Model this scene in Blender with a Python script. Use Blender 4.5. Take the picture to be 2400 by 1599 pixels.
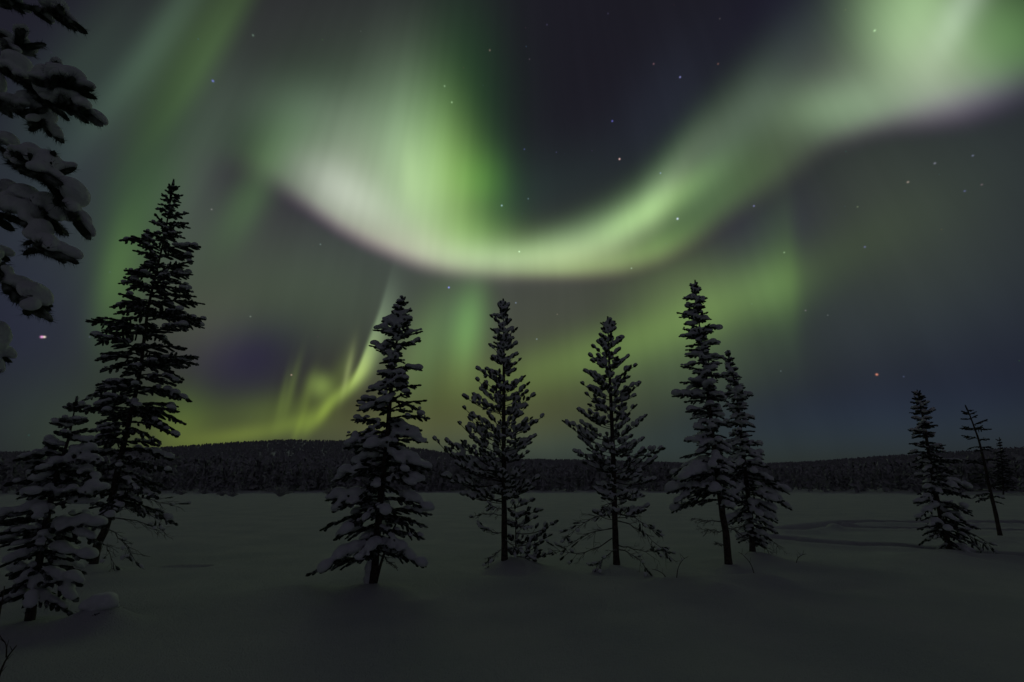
import bpy, bmesh, math, random
import numpy as np
from mathutils import Vector, Matrix
R = math.radians

for o in list(bpy.data.objects):
    bpy.data.objects.remove(o)
scene = bpy.context.scene
COL = scene.collection

# ------------------------------------------------------------------ camera
cam_data = bpy.data.cameras.new("camera")
cam_data.sensor_width = 36.0
cam_data.lens = 16.815
cam_data.clip_start = 0.05
cam_data.clip_end = 20000
cam = bpy.data.objects.new("camera", cam_data)
cam.location = (0, 0, 1.6)
cam.rotation_euler = (R(90 + 16.9), 0, 0)
COL.objects.link(cam)
scene.camera = cam
scene.render.resolution_x, scene.render.resolution_y = 1024, 682
scene.view_settings.view_transform = 'Standard'
scene.view_settings.look = 'None'
scene.view_settings.exposure = 0
scene.view_settings.gamma = 1

# ------------------------------------------------------------------ night sky
# every row below is a place in the sky in degrees of azimuth and elevation:
# two rows that turn (azimuth, elevation, 1) into the glow's own axes, its
# light (linear rgb) and how much softer or sharper each of its sides is
SKY_GLOWS = [
    ((0.04147, 0.00239, 0.39698), (-0.00539, 0.09364, -1.80584), (0.00073, 0.0, 0.0), None),
    ((0.04286, 0.00282, 0.52104), (-0.00556, 0.18675, -1.48145), (0.0, 0.0, 0.0), None),
    ((0.09522, 0.01704, 2.73526), (-0.01581, 0.06251, -2.14189), (0.00794, 0.00372, 0.0), None),
    ((0.10938, 0.02759, 3.82533), (-0.0373, 0.08922, -4.45395), (0.0, 0.0, 0.00623), None),
    ((0.31323, 0.09195, 7.39048), (-0.28945, 1.19035, -14.291), (0.0, 0.00337, 0.0), None),
    ((0.28231, 0.08225, 7.88194), (-0.32408, 1.40218, -16.45299), (0.06781, 0.09506, 0.0), None),
    ((0.7516, 0.27103, 16.49481), (-0.48607, 1.47814, -21.60902), (0.03364, 0.05356, 0.0), None),
    ((0.17201, 0.04655, 5.18806), (-0.11109, 0.55278, -6.12554), (0.01547, 0.01922, 0.0), None),
    ((0.58652, 0.09927, 19.52888), (-0.04058, 0.49555, -4.8249), (0.02644, 0.05227, 0.0), None),
    ((1.13519, 0.28218, 22.0825), (-0.234, 1.03852, -16.36308), (0.12634, 0.19497, 0.02107), None),
    ((1.21464, -0.4124, 29.44964), (0.1951, 0.49812, -2.01108), (0.02974, 0.04862, 0.0), None),
    ((2.0462, -1.25189, 53.83264), (0.49782, 0.70831, 5.22354), (0.10659, 0.1591, 0.00258), None),
    ((1.31802, -1.38407, 40.04409), (0.48443, 0.43445, 5.63052), (0.09317, 0.14233, 0.01002), None),
    ((1.91105, -1.31083, 50.71356), (0.48651, 0.66211, 1.4477), (0.14456, 0.21078, 0.0246), None),
    ((2.45991, -0.8264, 55.07085), (0.21133, 0.5773, -3.90901), (0.23953, 0.32925, 0.06458), (0.6, 1.9, 1, 1)),
    ((2.19092, -0.58275, 47.08493), (0.10506, 0.38296, -4.32087), (0.11358, 0.17295, 0.06399), (0.5, 2.6, 1, 1)),
    ((1.9445, -0.42727, 40.03985), (0.06646, 0.33193, -5.45731), (0.04814, 0.06878, 0.04631), (0.5, 2.6, 1, 1)),
    ((4.22753, -0.44439, 87.53187), (0.0809, 0.57526, -5.60831), (0.09612, 0.11714, 0.03413), None),
    ((2.10806, -0.15196, 42.67018), (0.05132, 0.51719, -6.01929), (0.0344, 0.04419, 0.01512), None),
    ((3.27243, -0.39394, 86.29023), (0.0888, 0.45144, -2.49402), (0.03938, 0.0605, 0.00433), None),
    ((3.90517, -0.3208, 104.09681), (0.0829, 0.50009, -2.59429), (0.02871, 0.04435, 0.00252), None),
    ((2.77053, -0.50807, 69.98743), (0.1396, 0.53201, -1.85982), (0.03123, 0.04731, 0.00256), None),
    ((2.18103, -0.56849, 53.88803), (0.31893, 0.88487, 1.40891), (0.04991, 0.07769, 0.0), None),
    ((3.7315, -0.8129, 94.03274), (0.176, 0.54178, 0.84613), (0.03291, 0.04896, 0.0), None),
    ((0.06387, 0.00822, 1.22096), (-0.02279, 0.14043, -4.06382), (0.01699, 0.0098, 0.03322), None),
    ((0.65136, -0.09435, 5.32341), (0.03675, 0.28403, -5.0386), (0.07313, 0.21009, 0.03458), None),
    ((1.16162, -0.21145, 12.96041), (0.05132, 0.32463, -6.03298), (0.0102, 0.01928, 0.00834), None),
    ((1.17838, -0.22047, 15.46159), (0.04695, 0.27889, -4.75502), (0.00838, 0.01702, 0.00631), None),
    ((0.43935, -0.19372, 5.43863), (0.12692, 0.29797, -3.15738), (0.03373, 0.04099, 0.00422), None),
    ((0.5498, -0.094, 6.97784), (0.03682, 0.22462, -3.31249), (0.02208, 0.06466, 0.00656), None),
    ((0.11659, -0.00085, -0.33139), (0.00035, 0.21996, -2.26669), (0.04303, 0.05042, 0.00928), None),
    ((0.07522, 0.01975, -1.3772), (-0.12537, 0.48164, -6.04417), (0.06183, 0.11951, 0.01064), None),
    ((0.23022, 0.02973, -5.49918), (-0.0343, 0.30217, -5.48725), (0.06273, 0.10653, 0.02573), (1, 1, 1.2, 1)),
    ((0.2208, -0.00562, -6.59748), (0.01797, 0.44961, -9.80871), (0.04158, 0.08035, 0.02316), (1, 0.5, 1, 1)),
    ((0.64304, -0.08068, -18.91396), (0.03842, 0.23306, -6.29565), (0.02495, 0.0621, 0.00344), (1.5, 0.5, 1, 1)),
    ((0.14069, 0.00911, -2.79717), (-0.02689, 0.28623, -3.23001), (0.02859, 0.05017, 0.01792), None),
    ((0.11684, -0.09769, -2.59294), (0.12808, 0.10765, -7.90996), (0.01379, 0.017, 0.0), None),
    ((0.09148, 0.002, -3.17438), (-0.01848, 0.21303, -2.52644), (0.01085, 0.01515, 0.01289), None),
    ((0.05337, -0.00529, -1.72427), (-0.02338, 0.40945, -0.13632), (0.00632, 0.00889, -0.0018), None),
    ((0.04283, -0.00063, -0.1197), (0.00165, 0.44771, -1.92725), (0.00911, 0.0211, 0.02146), None),
    ((0.10854, -0.02237, -4.55687), (0.03292, 0.17506, -3.56394), (-0.00061, 0.00227, 0.01257), None),
    ((0.23007, 0.05071, 10.05207), (-0.03246, 0.14889, -3.33168), (0.0, 0.0, 0.01707), None),
    ((0.2965, 0.09584, 11.84304), (-0.15794, 0.26109, -17.68039), (0.0, 0.0, 0.0), None),
    ((0.20174, 0.03728, 8.17347), (-0.01576, 0.25837, -2.07776), (0.01279, 0.02499, 0.0025), None),
    ((0.31269, 0.07222, 8.57829), (-0.07892, 0.37187, -6.56158), (0.00534, 0.00771, 0.0151), None),
    ((0.23733, 0.04353, 5.91546), (-0.08553, 0.67984, -7.45753), (0.03113, 0.05461, 0.0), None),
    ((0.49422, 0.08889, 16.69403), (-0.05677, 0.77137, -5.85834), (0.02837, 0.03439, 0.0), None),
    ((0.16912, 0.01383, 2.38241), (-0.01407, 0.28223, -2.97665), (0.00844, 0.0, 0.0), None),
    ((0.87207, -0.27396, 49.07842), (0.01863, 0.13082, -4.27821), (0.0302, 0.06118, 0.03302), None),
    ((0.74748, -0.24557, 41.14374), (0.0826, 0.2266, -3.12602), (0.00297, 0.0, 0.00331), None),
    ((0.54071, -0.19427, 29.12763), (0.01783, 0.13467, -4.70548), (0.02516, 0.06849, 0.00421), (1.3, 0.6, 1, 1)),
    ((0.51536, -0.06339, 22.90358), (0.0211, 0.20537, -4.61342), (0.0111, 0.05017, -0.00109), None),
    ((0.85064, 0.05153, 34.73863), (-0.01005, 0.25385, -5.0872), (0.0298, 0.0798, 0.00337), (0.8, 1.2, 1, 1)),
    ((0.50533, -0.00913, 19.40911), (-0.01293, 0.14324, -4.96433), (0.03087, 0.05095, 0.02872), None),
    ((0.70134, -0.24702, 29.75996), (0.06844, 0.24392, -4.88674), (0.02419, 0.06965, 0.01153), None),
    ((0.64415, -0.17007, 37.2924), (0.03713, 0.17038, -4.15145), (0.01225, 0.0258, 0.00966), None),
    ((0.06863, 0.01484, 1.65999), (-0.02932, 0.09589, -4.56661), (0.00043, 0.0, 0.00192), None),
    ((0.22505, -0.00842, 11.04918), (0.00278, 0.13023, -3.3688), (0.00162, 0.00773, 0.00853), None),
    ((0.10554, -0.00872, -4.51109), (0.02352, 0.14326, -4.80933), (0.01484, 0.02444, 0.02391), None),
    ((0.07931, 0.01263, 1.78669), (-0.03273, 0.17399, -4.62499), (0.02205, 0.05269, 0.0052), None),
    ((0.0638, 0.01603, -0.55699), (-0.03987, 0.18549, -3.75344), (0.04342, 0.05166, 0.02993), None),
    ((0.09147, 0.00837, 1.23275), (-0.02049, 0.45025, -3.00032), (0.04543, 0.0502, 0.00427), None),
    ((0.53086, -0.15, 8.74282), (0.06399, 0.22067, -2.20011), (0.04709, 0.07345, 0.01895), None),
    ((0.1794, -0.21462, 4.85792), (0.10321, 0.14665, -8.18472), (0.00495, 0.00816, 0.01329), None),
    ((0.23019, 0.04271, -8.01787), (-0.04667, 0.33571, -7.28207), (0.00442, 0.0, 0.01761), None),
    ((0.08378, -0.01655, -3.05541), (0.03956, 0.3924, -3.79776), (0.00332, 0.00831, 0.01921), None),
    ((0.26244, 0.04531, 8.30291), (-0.04898, 0.28715, -5.95919), (0.02651, 0.02615, 0.01693), None),
    ((0.23851, 0.0824, 5.98133), (-0.13972, 0.37279, -9.36382), (-0.0213, -0.03142, -0.00022), None),
]
BAND_GLOWS = [
    ((0.25138, -0.06996, 7.96768), (0.02319, 0.1957, -6.1885), (0.16707, 0.16667, 0.14892), None),
    ((0.19186, -0.10423, 7.39647), (0.17092, 0.47134, -11.39658), (0.22782, 0.24142, 0.21948), None),
    ((0.27497, 0.06146, 1.57606), (-0.03568, 0.17922, -6.66224), (0.2127, 0.28052, 0.19666), (1, 1.1, 1, 1.2)),
    ((0.2504, 0.05025, 0.5435), (-0.03122, 0.19275, -7.08385), (0.11162, 0.23096, 0.0), (1, 0.75, 1, 1)),
    ((0.31875, 0.01693, 2.22416), (-0.01291, 0.19146, -6.15523), (0.0, 0.0, 0.0), (1, 1, 1, 1)),
    ((0.15589, -0.04115, 3.79297), (0.02498, 0.16992, -4.83643), (0.08776, 0.1313, 0.03336), None),
    ((0.10716, 0.027, 1.05054), (-0.05161, 0.21508, -9.23987), (0.0, 0.05939, 0.0), None),
    ((0.16809, 0.06051, -0.51564), (-0.05508, 0.24111, -10.88393), (0.0, 0.00963, 0.0), (1, 0.7, 1, 1)),
    ((0.43593, 0.02048, 2.11405), (-0.0118, 0.20792, -8.18713), (0.0, 0.0, 0.0), (1, 1.3, 1, 1)),
    ((0.2891, 0.14826, -4.28707), (-0.05685, 0.1753, -6.27756), (0.0, 0.02285, 0.0), None),
    ((0.2262, 0.05014, -0.69496), (-0.02598, 0.22192, -10.81627), (0.00085, 0.01766, 0.0), None),
    ((0.07868, 0.01875, 1.2501), (-0.05339, 0.20568, -10.89409), (0.01579, 0.02103, 0.01454), None),
    ((0.3142, -0.00357, 9.40797), (-0.03588, 0.31239, -12.25874), (0.00926, 0.04057, 0.0), None),
    ((1.09183, 0.19717, 8.26253), (-0.06546, 0.3786, -14.25711), (0.05071, 0.07437, 0.02301), None),
    ((0.34216, 0.22866, -6.45091), (-0.15908, 0.38135, -14.27139), (0.0306, 0.11509, 0.0), None),
    ((0.51875, 0.193, -4.56003), (-0.05939, 0.29045, -12.59883), (0.0, 0.0, 0.0), None),
    ((0.32689, 0.1146, -3.04606), (-0.05995, 0.25587, -8.64962), (0.0, 0.0, 0.0), None),
    ((0.58382, -0.10318, 22.1774), (0.02391, 0.47387, -14.78705), (0.00861, 0.01504, 0.00391), None),
    ((0.18586, -0.20589, 1.428), (0.14883, 0.1534, -8.22147), (0.02494, 0.0613, 0.01475), None),
    ((0.26797, 0.07376, -7.02342), (-0.09345, 0.46007, -10.14598), (0.06226, 0.13757, 0.01919), None),
    ((0.11607, -0.01033, -0.60737), (0.04841, 0.54201, -14.41422), (0.17909, 0.26072, 0.07269), None),
    ((0.17189, -0.25003, 2.83286), (0.15716, 0.12741, -8.67356), (0.01492, 0.03567, 0.002), None),
    ((0.28588, -0.41938, 6.99289), (0.09949, 0.09309, -6.06186), (0.03695, 0.06062, 0.04137), None),
    ((0.21042, -0.27631, 2.24714), (0.10817, 0.09434, -7.1459), (0.03245, 0.04457, 0.02371), None),
    ((0.21119, -0.2055, -1.81704), (0.16422, 0.15116, -14.0413), (0.21079, 0.36874, 0.14442), (1, 0.75, 1, 1)),
    ((0.38334, -0.02779, -17.56947), (0.06511, 0.26291, -12.37613), (0.21433, 0.26813, 0.16698), None),
    ((0.27375, -0.00187, -11.62368), (0.05248, 0.33193, -13.82749), (0.02398, 0.0, 0.02817), None),
    ((0.23208, -0.03713, -8.14437), (0.16967, 0.5422, -25.98644), (0.12075, 0.21357, 0.09627), None),
    ((0.34159, -0.11033, -14.29018), (0.20261, 0.32219, -21.92652), (0.06947, 0.18182, 0.03571), None),
    ((0.68802, -0.7563, -6.21936), (0.32432, 0.23227, -25.65991), (0.15026, 0.17595, 0.15612), None),
    ((0.09958, -0.17523, 3.40213), (0.15414, 0.12715, -11.53233), (-8e-05, -0.00104, 0.01007), None),
    ((0.07585, 0.01501, -1.00769), (-0.04093, 0.33907, -9.79338), (0.0, -0.00269, -0.00206), None),
    ((0.22098, -0.00293, 6.30506), (-0.05703, 0.46001, -19.47515), (0.04364, 0.05424, 0.04621), None),
    ((0.14754, -0.00382, 2.07809), (-0.00612, 0.47403, -12.9178), (0.16402, 0.09123, 0.12983), None),
    ((0.26128, -0.00139, 1.49688), (-0.00714, 0.55044, -16.1217), (0.04336, 0.1523, 0.0), None),
    ((0.17936, 0.09633, -6.17859), (-0.28525, 0.77596, -18.70068), (0.16013, 0.31155, 0.06575), None),
    ((0.11357, 0.0237, -1.31454), (-0.03463, 0.30384, -10.16784), (0.00349, 0.01318, 0.00699), None),
    ((0.36767, -0.10504, 14.16647), (0.07788, 0.4603, -12.07562), (0.00836, 0.0108, 0.00756), None),
    ((0.26101, -0.03007, -12.12936), (0.16604, 0.61203, -27.30243), (0.03014, 0.0, 0.06536), None),
]
BAND_EDGE = [
    (-60.29, 24.81, 40),
    (-46.89, 29.5, 40),
    (-37.31, 32.14, 36),
    (-32.1, 32.09, 34),
    (-27.65, 30.71, 26),
    (-24.03, 29.35, 24),
    (-20.31, 27.99, 24),
    (-16.55, 26.89, 24),
    (-12.73, 25.88, 25),
    (-8.33, 25.01, 22),
    (-4.45, 24.68, 19),
    (-0.56, 24.45, 18),
    (3.34, 24.46, 18),
    (7.75, 24.4, 20),
    (12.11, 24.61, 24),
    (16.39, 25.17, 28),
    (21.67, 26.65, 30),
    (26.87, 28.78, 34),
    (31.81, 30.54, 36),
    (35.54, 31.7, 34),
    (38.63, 32.57, 28),
    (41.77, 32.64, 28),
    (45.89, 31.94, 32),
    (50.4, 31.1, 38),
    (53.14, 30.82, 38),
    (59.91, 29.86, 40),
]
RIDGE = [
    (-31.56, 29.22, 30, 0),
    (-23.87, 28.23, 30, 0),
    (-16.61, 27.46, 26, 0.1),
    (-11.17, 26.84, 25, 0.45),
    (-5.62, 26.53, 25, 0.85),
    (0.0, 26.59, 25, 1.0),
    (5.65, 27.37, 30, 1.0),
    (11.29, 28.68, 33, 0.97),
    (15.81, 30.31, 35, 0.92),
    (19.24, 32.24, 35, 0.8),
    (22.21, 34.65, 33, 0.46),
    (25.18, 36.85, 32, 0.24),
    (28.48, 38.13, 36, 0.16),
    (32.76, 39.7, 40, 0.1),
    (37.76, 41.03, 50, 0.03),
    (43.6, 43.24, 50, 0),
]
STARS = [
    (-0.4815019, 0.61503456, 0.62441045, 828180, (0.113, 0.1247, 0.4621)),
    (-0.70102473, 0.68055783, 0.21308536, 762699, (0.8, 0.3216, 0.6646)),
    (-0.69907581, 0.68238114, 0.21365625, 960139, (0.8, 0.6646, 0.5436)),
    (-0.13009034, 0.91072456, 0.39199142, 765930, (0.244, 0.244, 0.8)),
    (0.31794017, 0.81066701, 0.49166354, 662024, (0.5436, 0.6024, 0.8)),
    (0.20561687, 0.77400354, 0.59886579, 889038, (0.633, 0.4119, 0.3881)),
    (0.29412657, 0.66647941, 0.68505092, 1062153, (0.1786, 0.1786, 0.4119)),
    (0.18709775, 0.73464212, 0.65214675, 933800, (0.0915, 0.0915, 0.3651)),
    (-0.0205948, 0.84120337, 0.54032651, 803752, (0.244, 0.3651, 0.4119)),
    (0.60551129, 0.77576842, 0.17759348, 778809, (0.6024, 0.2098, 0.1247)),
    (-0.03960605, 0.66604766, 0.74485695, 1020396, (0.1247, 0.0915, 0.0727)),
    (0.24823755, 0.66080309, 0.70832012, 1058796, (0.113, 0.0563, 0.0642)),
    (0.34932378, 0.63918075, 0.68514296, 1131615, (0.102, 0.049, 0.0361)),
    (0.28110375, 0.77400198, 0.56736374, 1064570, (0.1247, 0.1641, 0.2812)),
    (0.01490528, 0.88702745, 0.46147604, 903493, (0.3881, 0.6024, 0.3881)),
    (0.4376712, 0.75691705, 0.48530454, 993266, (0.1247, 0.1247, 0.2812)),
    (0.61776385, 0.6419295, 0.45419637, 1003091, (0.2098, 0.1641, 0.1372)),
    (0.63806881, 0.612643, 0.46640835, 1072272, (0.1247, 0.1247, 0.1641)),
    (0.66826882, 0.58552596, 0.45888576, 1332789, (0.0818, 0.0915, 0.1503)),
    (0.58636407, 0.71504382, 0.38064356, 1015006, (0.0727, 0.0727, 0.1786)),
    (0.67024299, 0.6130141, 0.41831573, 1278707, (0.0563, 0.0609, 0.1503)),
    (0.6823961, 0.59875186, 0.419323, 1328332, (0.0818, 0.0563, 0.0642)),
    (0.23973593, 0.87591231, 0.41869357, 947418, (0.1786, 0.244, 0.1786)),
    (0.00800282, 0.93061288, 0.3659175, 1045307, (0.1247, 0.1641, 0.244)),
    (0.05166999, 0.9543624, 0.29414729, 1041347, (0.1247, 0.1641, 0.1938)),
    (-0.41793555, 0.88574759, 0.20194329, 1062619, (0.301, 0.2098, 0.1641)),
    (-0.41508582, 0.59103564, 0.69165066, 950746, (0.0727, 0.113, 0.0856)),
    (-0.12342954, 0.70221525, 0.70118392, 969946, (0.1503, 0.2265, 0.1372)),
    (-0.11183567, 0.72172884, 0.68308145, 940901, (0.1938, 0.301, 0.1641)),
    (0.02400442, 0.77966128, 0.62574122, 1013876, (0.0361, 0.0423, 0.1247)),
    (0.0324738, 0.83375534, 0.55117827, 951140, (0.0642, 0.102, 0.1247)),
    (-0.47929896, 0.82557695, 0.29781741, 1135954, (0.0915, 0.113, 0.0915)),
    (-0.36544617, 0.8194003, 0.44162455, 1048452, (0.0727, 0.102, 0.0977)),
    (-0.63600878, 0.73518358, 0.23451638, 938077, (0.0818, 0.0642, 0.0915)),
    (0.52230782, 0.7984954, 0.29933198, 1204978, (0.0818, 0.0642, 0.0818)),
    (0.57109541, 0.69177435, 0.44192564, 1397199, (0.0727, 0.0915, 0.049)),
    (0.48835635, 0.77483883, 0.40141359, 1185381, (0.1503, 0.2265, 0.1247)),
    (0.03149579, 0.6764522, 0.73581278, 1401027, (0.0361, 0.0275, 0.0361)),
    (0.06089653, 0.636467, 0.76889621, 1259673, (0.0236, 0.021, 0.0462)),
    (0.16339037, 0.61687059, 0.76991834, 1317424, (0.021, 0.0185, 0.0385)),
    (0.33893157, 0.59362613, 0.72988588, 1434268, (0.0361, 0.0306, 0.0306)),
    (0.08597498, 0.78034889, 0.61940609, 1209674, (0.021, 0.0219, 0.0563)),
    (0.55035684, 0.78463076, 0.28541534, 1494183, (0.049, 0.0563, 0.0563)),
    (0.6325265, 0.75576696, 0.16948901, 1462676, (0.0306, 0.0361, 0.0727)),
    (-0.51795109, 0.72314978, 0.45692567, 1283151, (0.1247, 0.113, 0.113)),
    (0.53668662, 0.54369649, 0.64526087, 980127, (0.244, 0.3881, 0.2098)),
    (-0.25436965, 0.96133147, 0.10553619, 1390741, (0.0818, 0.0818, 0.0361)),
    (-0.66193994, 0.71531393, 0.22396764, 1848629, (0.0361, 0.0361, 0.0642)),
    (0.09399382, 0.93498949, 0.34199387, 1271846, (0.0818, 0.0642, 0.049)),
    (0.48919424, 0.84877728, 0.20066422, 1658441, (0.049, 0.0642, 0.0727)),
]
RIDGE_LIGHT = (0.1941, 0.2802, 0.1461)
SKY_BASE = (0.01096, 0.01033, 0.01681)


world = bpy.data.worlds.new("World")
scene.world = world
world.use_nodes = True
wn = world.node_tree
wn.nodes.clear()


def node(kind, **kw):
    n = wn.nodes.new(kind)
    for k, v in kw.items():
        setattr(n, k, v)
    return n


def put(n, i, v):
    if isinstance(v, bpy.types.NodeSocket):
        wn.links.new(v, n.inputs[i])
    else:
        n.inputs[i].default_value = v


def mth(op, a, b=0.0, c=0.0, clamp=False):
    n = node('ShaderNodeMath', operation=op, use_clamp=clamp)
    put(n, 0, a); put(n, 1, b); put(n, 2, c)
    return n.outputs[0]


def vec(op, a, b=(0, 0, 0), c=(0, 0, 0)):
    n = node('ShaderNodeVectorMath', operation=op)
    put(n, 0, a); put(n, 1, b)
    if op == 'MULTIPLY_ADD':
        put(n, 2, c)
    return n.outputs['Value'] if op in ('DOT_PRODUCT', 'LENGTH') else n.outputs['Vector']


def curve(x, pts, ymax):
    """pts in degrees of azimuth; returns a socket with the interpolated value"""
    n = node('ShaderNodeFloatCurve')
    cm = n.mapping.curves[0]
    pts = sorted(pts)
    xs = [min(1, max(0, (p[0] + 90) / 180)) for p in pts]
    ys = [p[1] / ymax for p in pts]
    cm.points[0].location = (xs[0], ys[0])
    cm.points[1].location = (xs[-1], ys[-1])
    for a, b in zip(xs[1:-1], ys[1:-1]):
        cm.points.new(a, b)
    for p in cm.points:
        p.handle_type = 'AUTO_CLAMPED'
    n.mapping.extend = 'HORIZONTAL'
    n.mapping.update()
    put(n, 1, x)
    return mth('MULTIPLY', n.outputs[0], ymax)


DIR = node('ShaderNodeTexCoord').outputs['Generated']
DIR = vec('NORMALIZE', DIR)
sep = node('ShaderNodeSeparateXYZ')
put(sep, 0, DIR)
AZ = mth('MULTIPLY', mth('ARCTAN2', sep.outputs[0], sep.outputs[1]), 57.29578)
EL = mth('MULTIPLY', mth('ARCSINE', sep.outputs[2]), 57.29578)
# the curtains waver a little, so no edge is a clean curve
wob = node('ShaderNodeTexNoise', noise_dimensions='3D')
put(wob, 'Vector', DIR)
wob.inputs['Scale'].default_value = 5.0
wob.inputs['Detail'].default_value = 2.0
wv = node('ShaderNodeSeparateColor')
put(wv, 0, wob.outputs['Color'])
AZ = mth('ADD', AZ, mth('MULTIPLY', mth('SUBTRACT', wv.outputs[0], 0.5), 0.6))
EL = mth('ADD', EL, mth('MULTIPLY', mth('SUBTRACT', wv.outputs[1], 0.5), 0.5))
cmb = node('ShaderNodeCombineXYZ')
put(cmb, 0, AZ); put(cmb, 1, EL); put(cmb, 2, 1.0)
PT = cmb.outputs[0]
AZN = mth('MULTIPLY_ADD', AZ, 1 / 180, 0.5)


def glow(r1, r2, light, sides, acc):
    # the hair of the running sum makes the glows evaluate one after another,
    # which keeps the shader's stack small
    pt = vec('MULTIPLY_ADD', acc, (1e-7, 1e-7, 0), PT)
    q1 = vec('DOT_PRODUCT', pt, r1)
    q2 = vec('DOT_PRODUCT', pt, r2)
    if sides:
        xm, xp, ym, yp = sides
        if (xm, xp) != (1, 1):
            q1 = mth('MULTIPLY_ADD', mth('MAXIMUM', q1, 0.0), 1 / xp, mth('MULTIPLY', mth('MINIMUM', q1, 0.0), 1 / xm))
        if (ym, yp) != (1, 1):
            q2 = mth('MULTIPLY_ADD', mth('MAXIMUM', q2, 0.0), 1 / yp, mth('MULTIPLY', mth('MINIMUM', q2, 0.0), 1 / ym))
    r = mth('MULTIPLY_ADD', q2, q2, mth('MULTIPLY', q1, q1))
    f = mth('POWER', 0.60653, r)
    return vec('MULTIPLY_ADD', f, light, acc)


# fine rays that run towards the magnetic zenith
RAY = node('ShaderNodeCombineXYZ')
ray_a = mth('ARCTAN2', vec('DOT_PRODUCT', DIR, (1, 0, 0)), vec('DOT_PRODUCT', DIR, (0, .9703, -.2419)))
put(RAY, 0, mth('MULTIPLY', ray_a, 15.0))
put(RAY, 1, mth('MULTIPLY', vec('DOT_PRODUCT', DIR, (0, .2419, .9703)), 2.2))
rn = node('ShaderNodeTexNoise', noise_dimensions='2D')
put(rn, 'Vector', RAY.outputs[0])
rn.inputs['Scale'].default_value = 1.0
rn.inputs['Detail'].default_value = 2.0
rn.inputs['Roughness'].default_value = 0.6
rays = node('ShaderNodeMapRange')
put(rays, 0, rn.outputs[0])
for i_, v_ in ((1, .3), (2, .7), (3, .965), (4, 1.035)):
    rays.inputs[i_].default_value = v_
total = vec('ADD', SKY_BASE, (0, 0, 0))
for row in SKY_GLOWS:
    total = glow(*row, total)
# the main curtain: glows that end at one soft, slightly purple lower edge
edge = curve(AZN, [(p[0], p[1]) for p in BAND_EDGE], 90)
soft = curve(AZN, [(p[0], p[2] * 0.051) for p in BAND_EDGE], 6)
t = mth('DIVIDE', mth('SUBTRACT', EL, edge), soft)


def rise(shift):
    a = mth('MULTIPLY_ADD', t, 0.36, 0.5 + shift, clamp=True)
    s = node('ShaderNodeMapRange', interpolation_type='SMOOTHERSTEP')
    put(s, 0, a)
    return s.outputs[0]


cut = node('ShaderNodeCombineXYZ')
put(cut, 0, rise(0.08)); put(cut, 1, rise(0.02)); put(cut, 2, rise(0.10))
band = vec('ADD', (0, 0, 0), (0, 0, 0))
for row in BAND_GLOWS:
    band = glow(*row, band)
total = vec('MULTIPLY_ADD', band, cut.outputs[0], total)
# the thin bright fold that runs along the curtain
rc = curve(AZN, [(p[0], p[1]) for p in RIDGE], 90)
rs = curve(AZN, [(p[0], p[2] * 0.051) for p in RIDGE], 6)
ri = curve(AZN, [(p[0], p[3]) for p in RIDGE], 1)
q = mth('DIVIDE', mth('SUBTRACT', EL, rc), rs)
q = mth('MULTIPLY_ADD', mth('MAXIMUM', q, 0.0), 0.92, mth('MINIMUM', q, 0.0))
prof = mth('MULTIPLY', mth('POWER', 0.60653, mth('MULTIPLY', q, q)), ri)
q2 = mth('ADD', q, 0.15)
prof2 = mth('MULTIPLY', mth('POWER', 0.60653, mth('MULTIPLY', q2, q2)), ri)
rr = node('ShaderNodeCombineXYZ')
put(rr, 0, prof2); put(rr, 1, prof); put(rr, 2, prof2)
total = vec('MULTIPLY_ADD', rr.outputs[0], RIDGE_LIGHT, total)
total = vec('MULTIPLY', total, rays.outputs[0])
lum = vec('DOT_PRODUCT', total, (.28, .57, .15))
total = vec('MULTIPLY_ADD', total, (.9, .9, .9), vec('MULTIPLY', lum, (.1, .1, .1)))
# unseen glow added to the sky behind the viewer, brightening snow facing it
back = node('ShaderNodeMapRange', interpolation_type='SMOOTHSTEP')
put(back, 0, vec('DOT_PRODUCT', DIR, (0, -1, .25)))
total = vec('MULTIPLY_ADD', back.outputs[0], (.0160, .0160, .0185), total)
total = vec('MAXIMUM', total, (0.004, 0.004, 0.007))
for x, y, z, k, light in STARS:
    d = vec('MULTIPLY_ADD', total, (1e-9, 1e-9, 1e-9), DIR)
    f = mth('EXPONENT', mth('MULTIPLY', mth('SUBTRACT', vec('DOT_PRODUCT', d, (x, y, z)), 1.0), k))
    total = vec('MULTIPLY_ADD', f, light, total)
# the many faint stars
vor = node('ShaderNodeTexVoronoi')
put(vor, 'Vector', DIR)
vor.inputs['Scale'].default_value = 24.0
dim = node('ShaderNodeMapRange')
put(dim, 0, vor.outputs['Distance'])
dim.inputs[1].default_value = .040
dim.inputs[2].default_value = .018
pick = vec('MULTIPLY', vor.outputs['Color'], vor.outputs['Color'])
pick = vec('MULTIPLY', pick, (.030, .027, .040))
total = vec('MULTIPLY_ADD', pick, dim.outputs[0], total)
bg = node('ShaderNodeBackground')
put(bg, 0, total)
bg.inputs[1].default_value = 1.0
out = node('ShaderNodeOutputWorld')
wn.links.new(bg.outputs[0], out.inputs[0])
world.cycles.sampling_method = 'NONE'      # the whole sky glows: no point in aiming at parts of it

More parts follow.
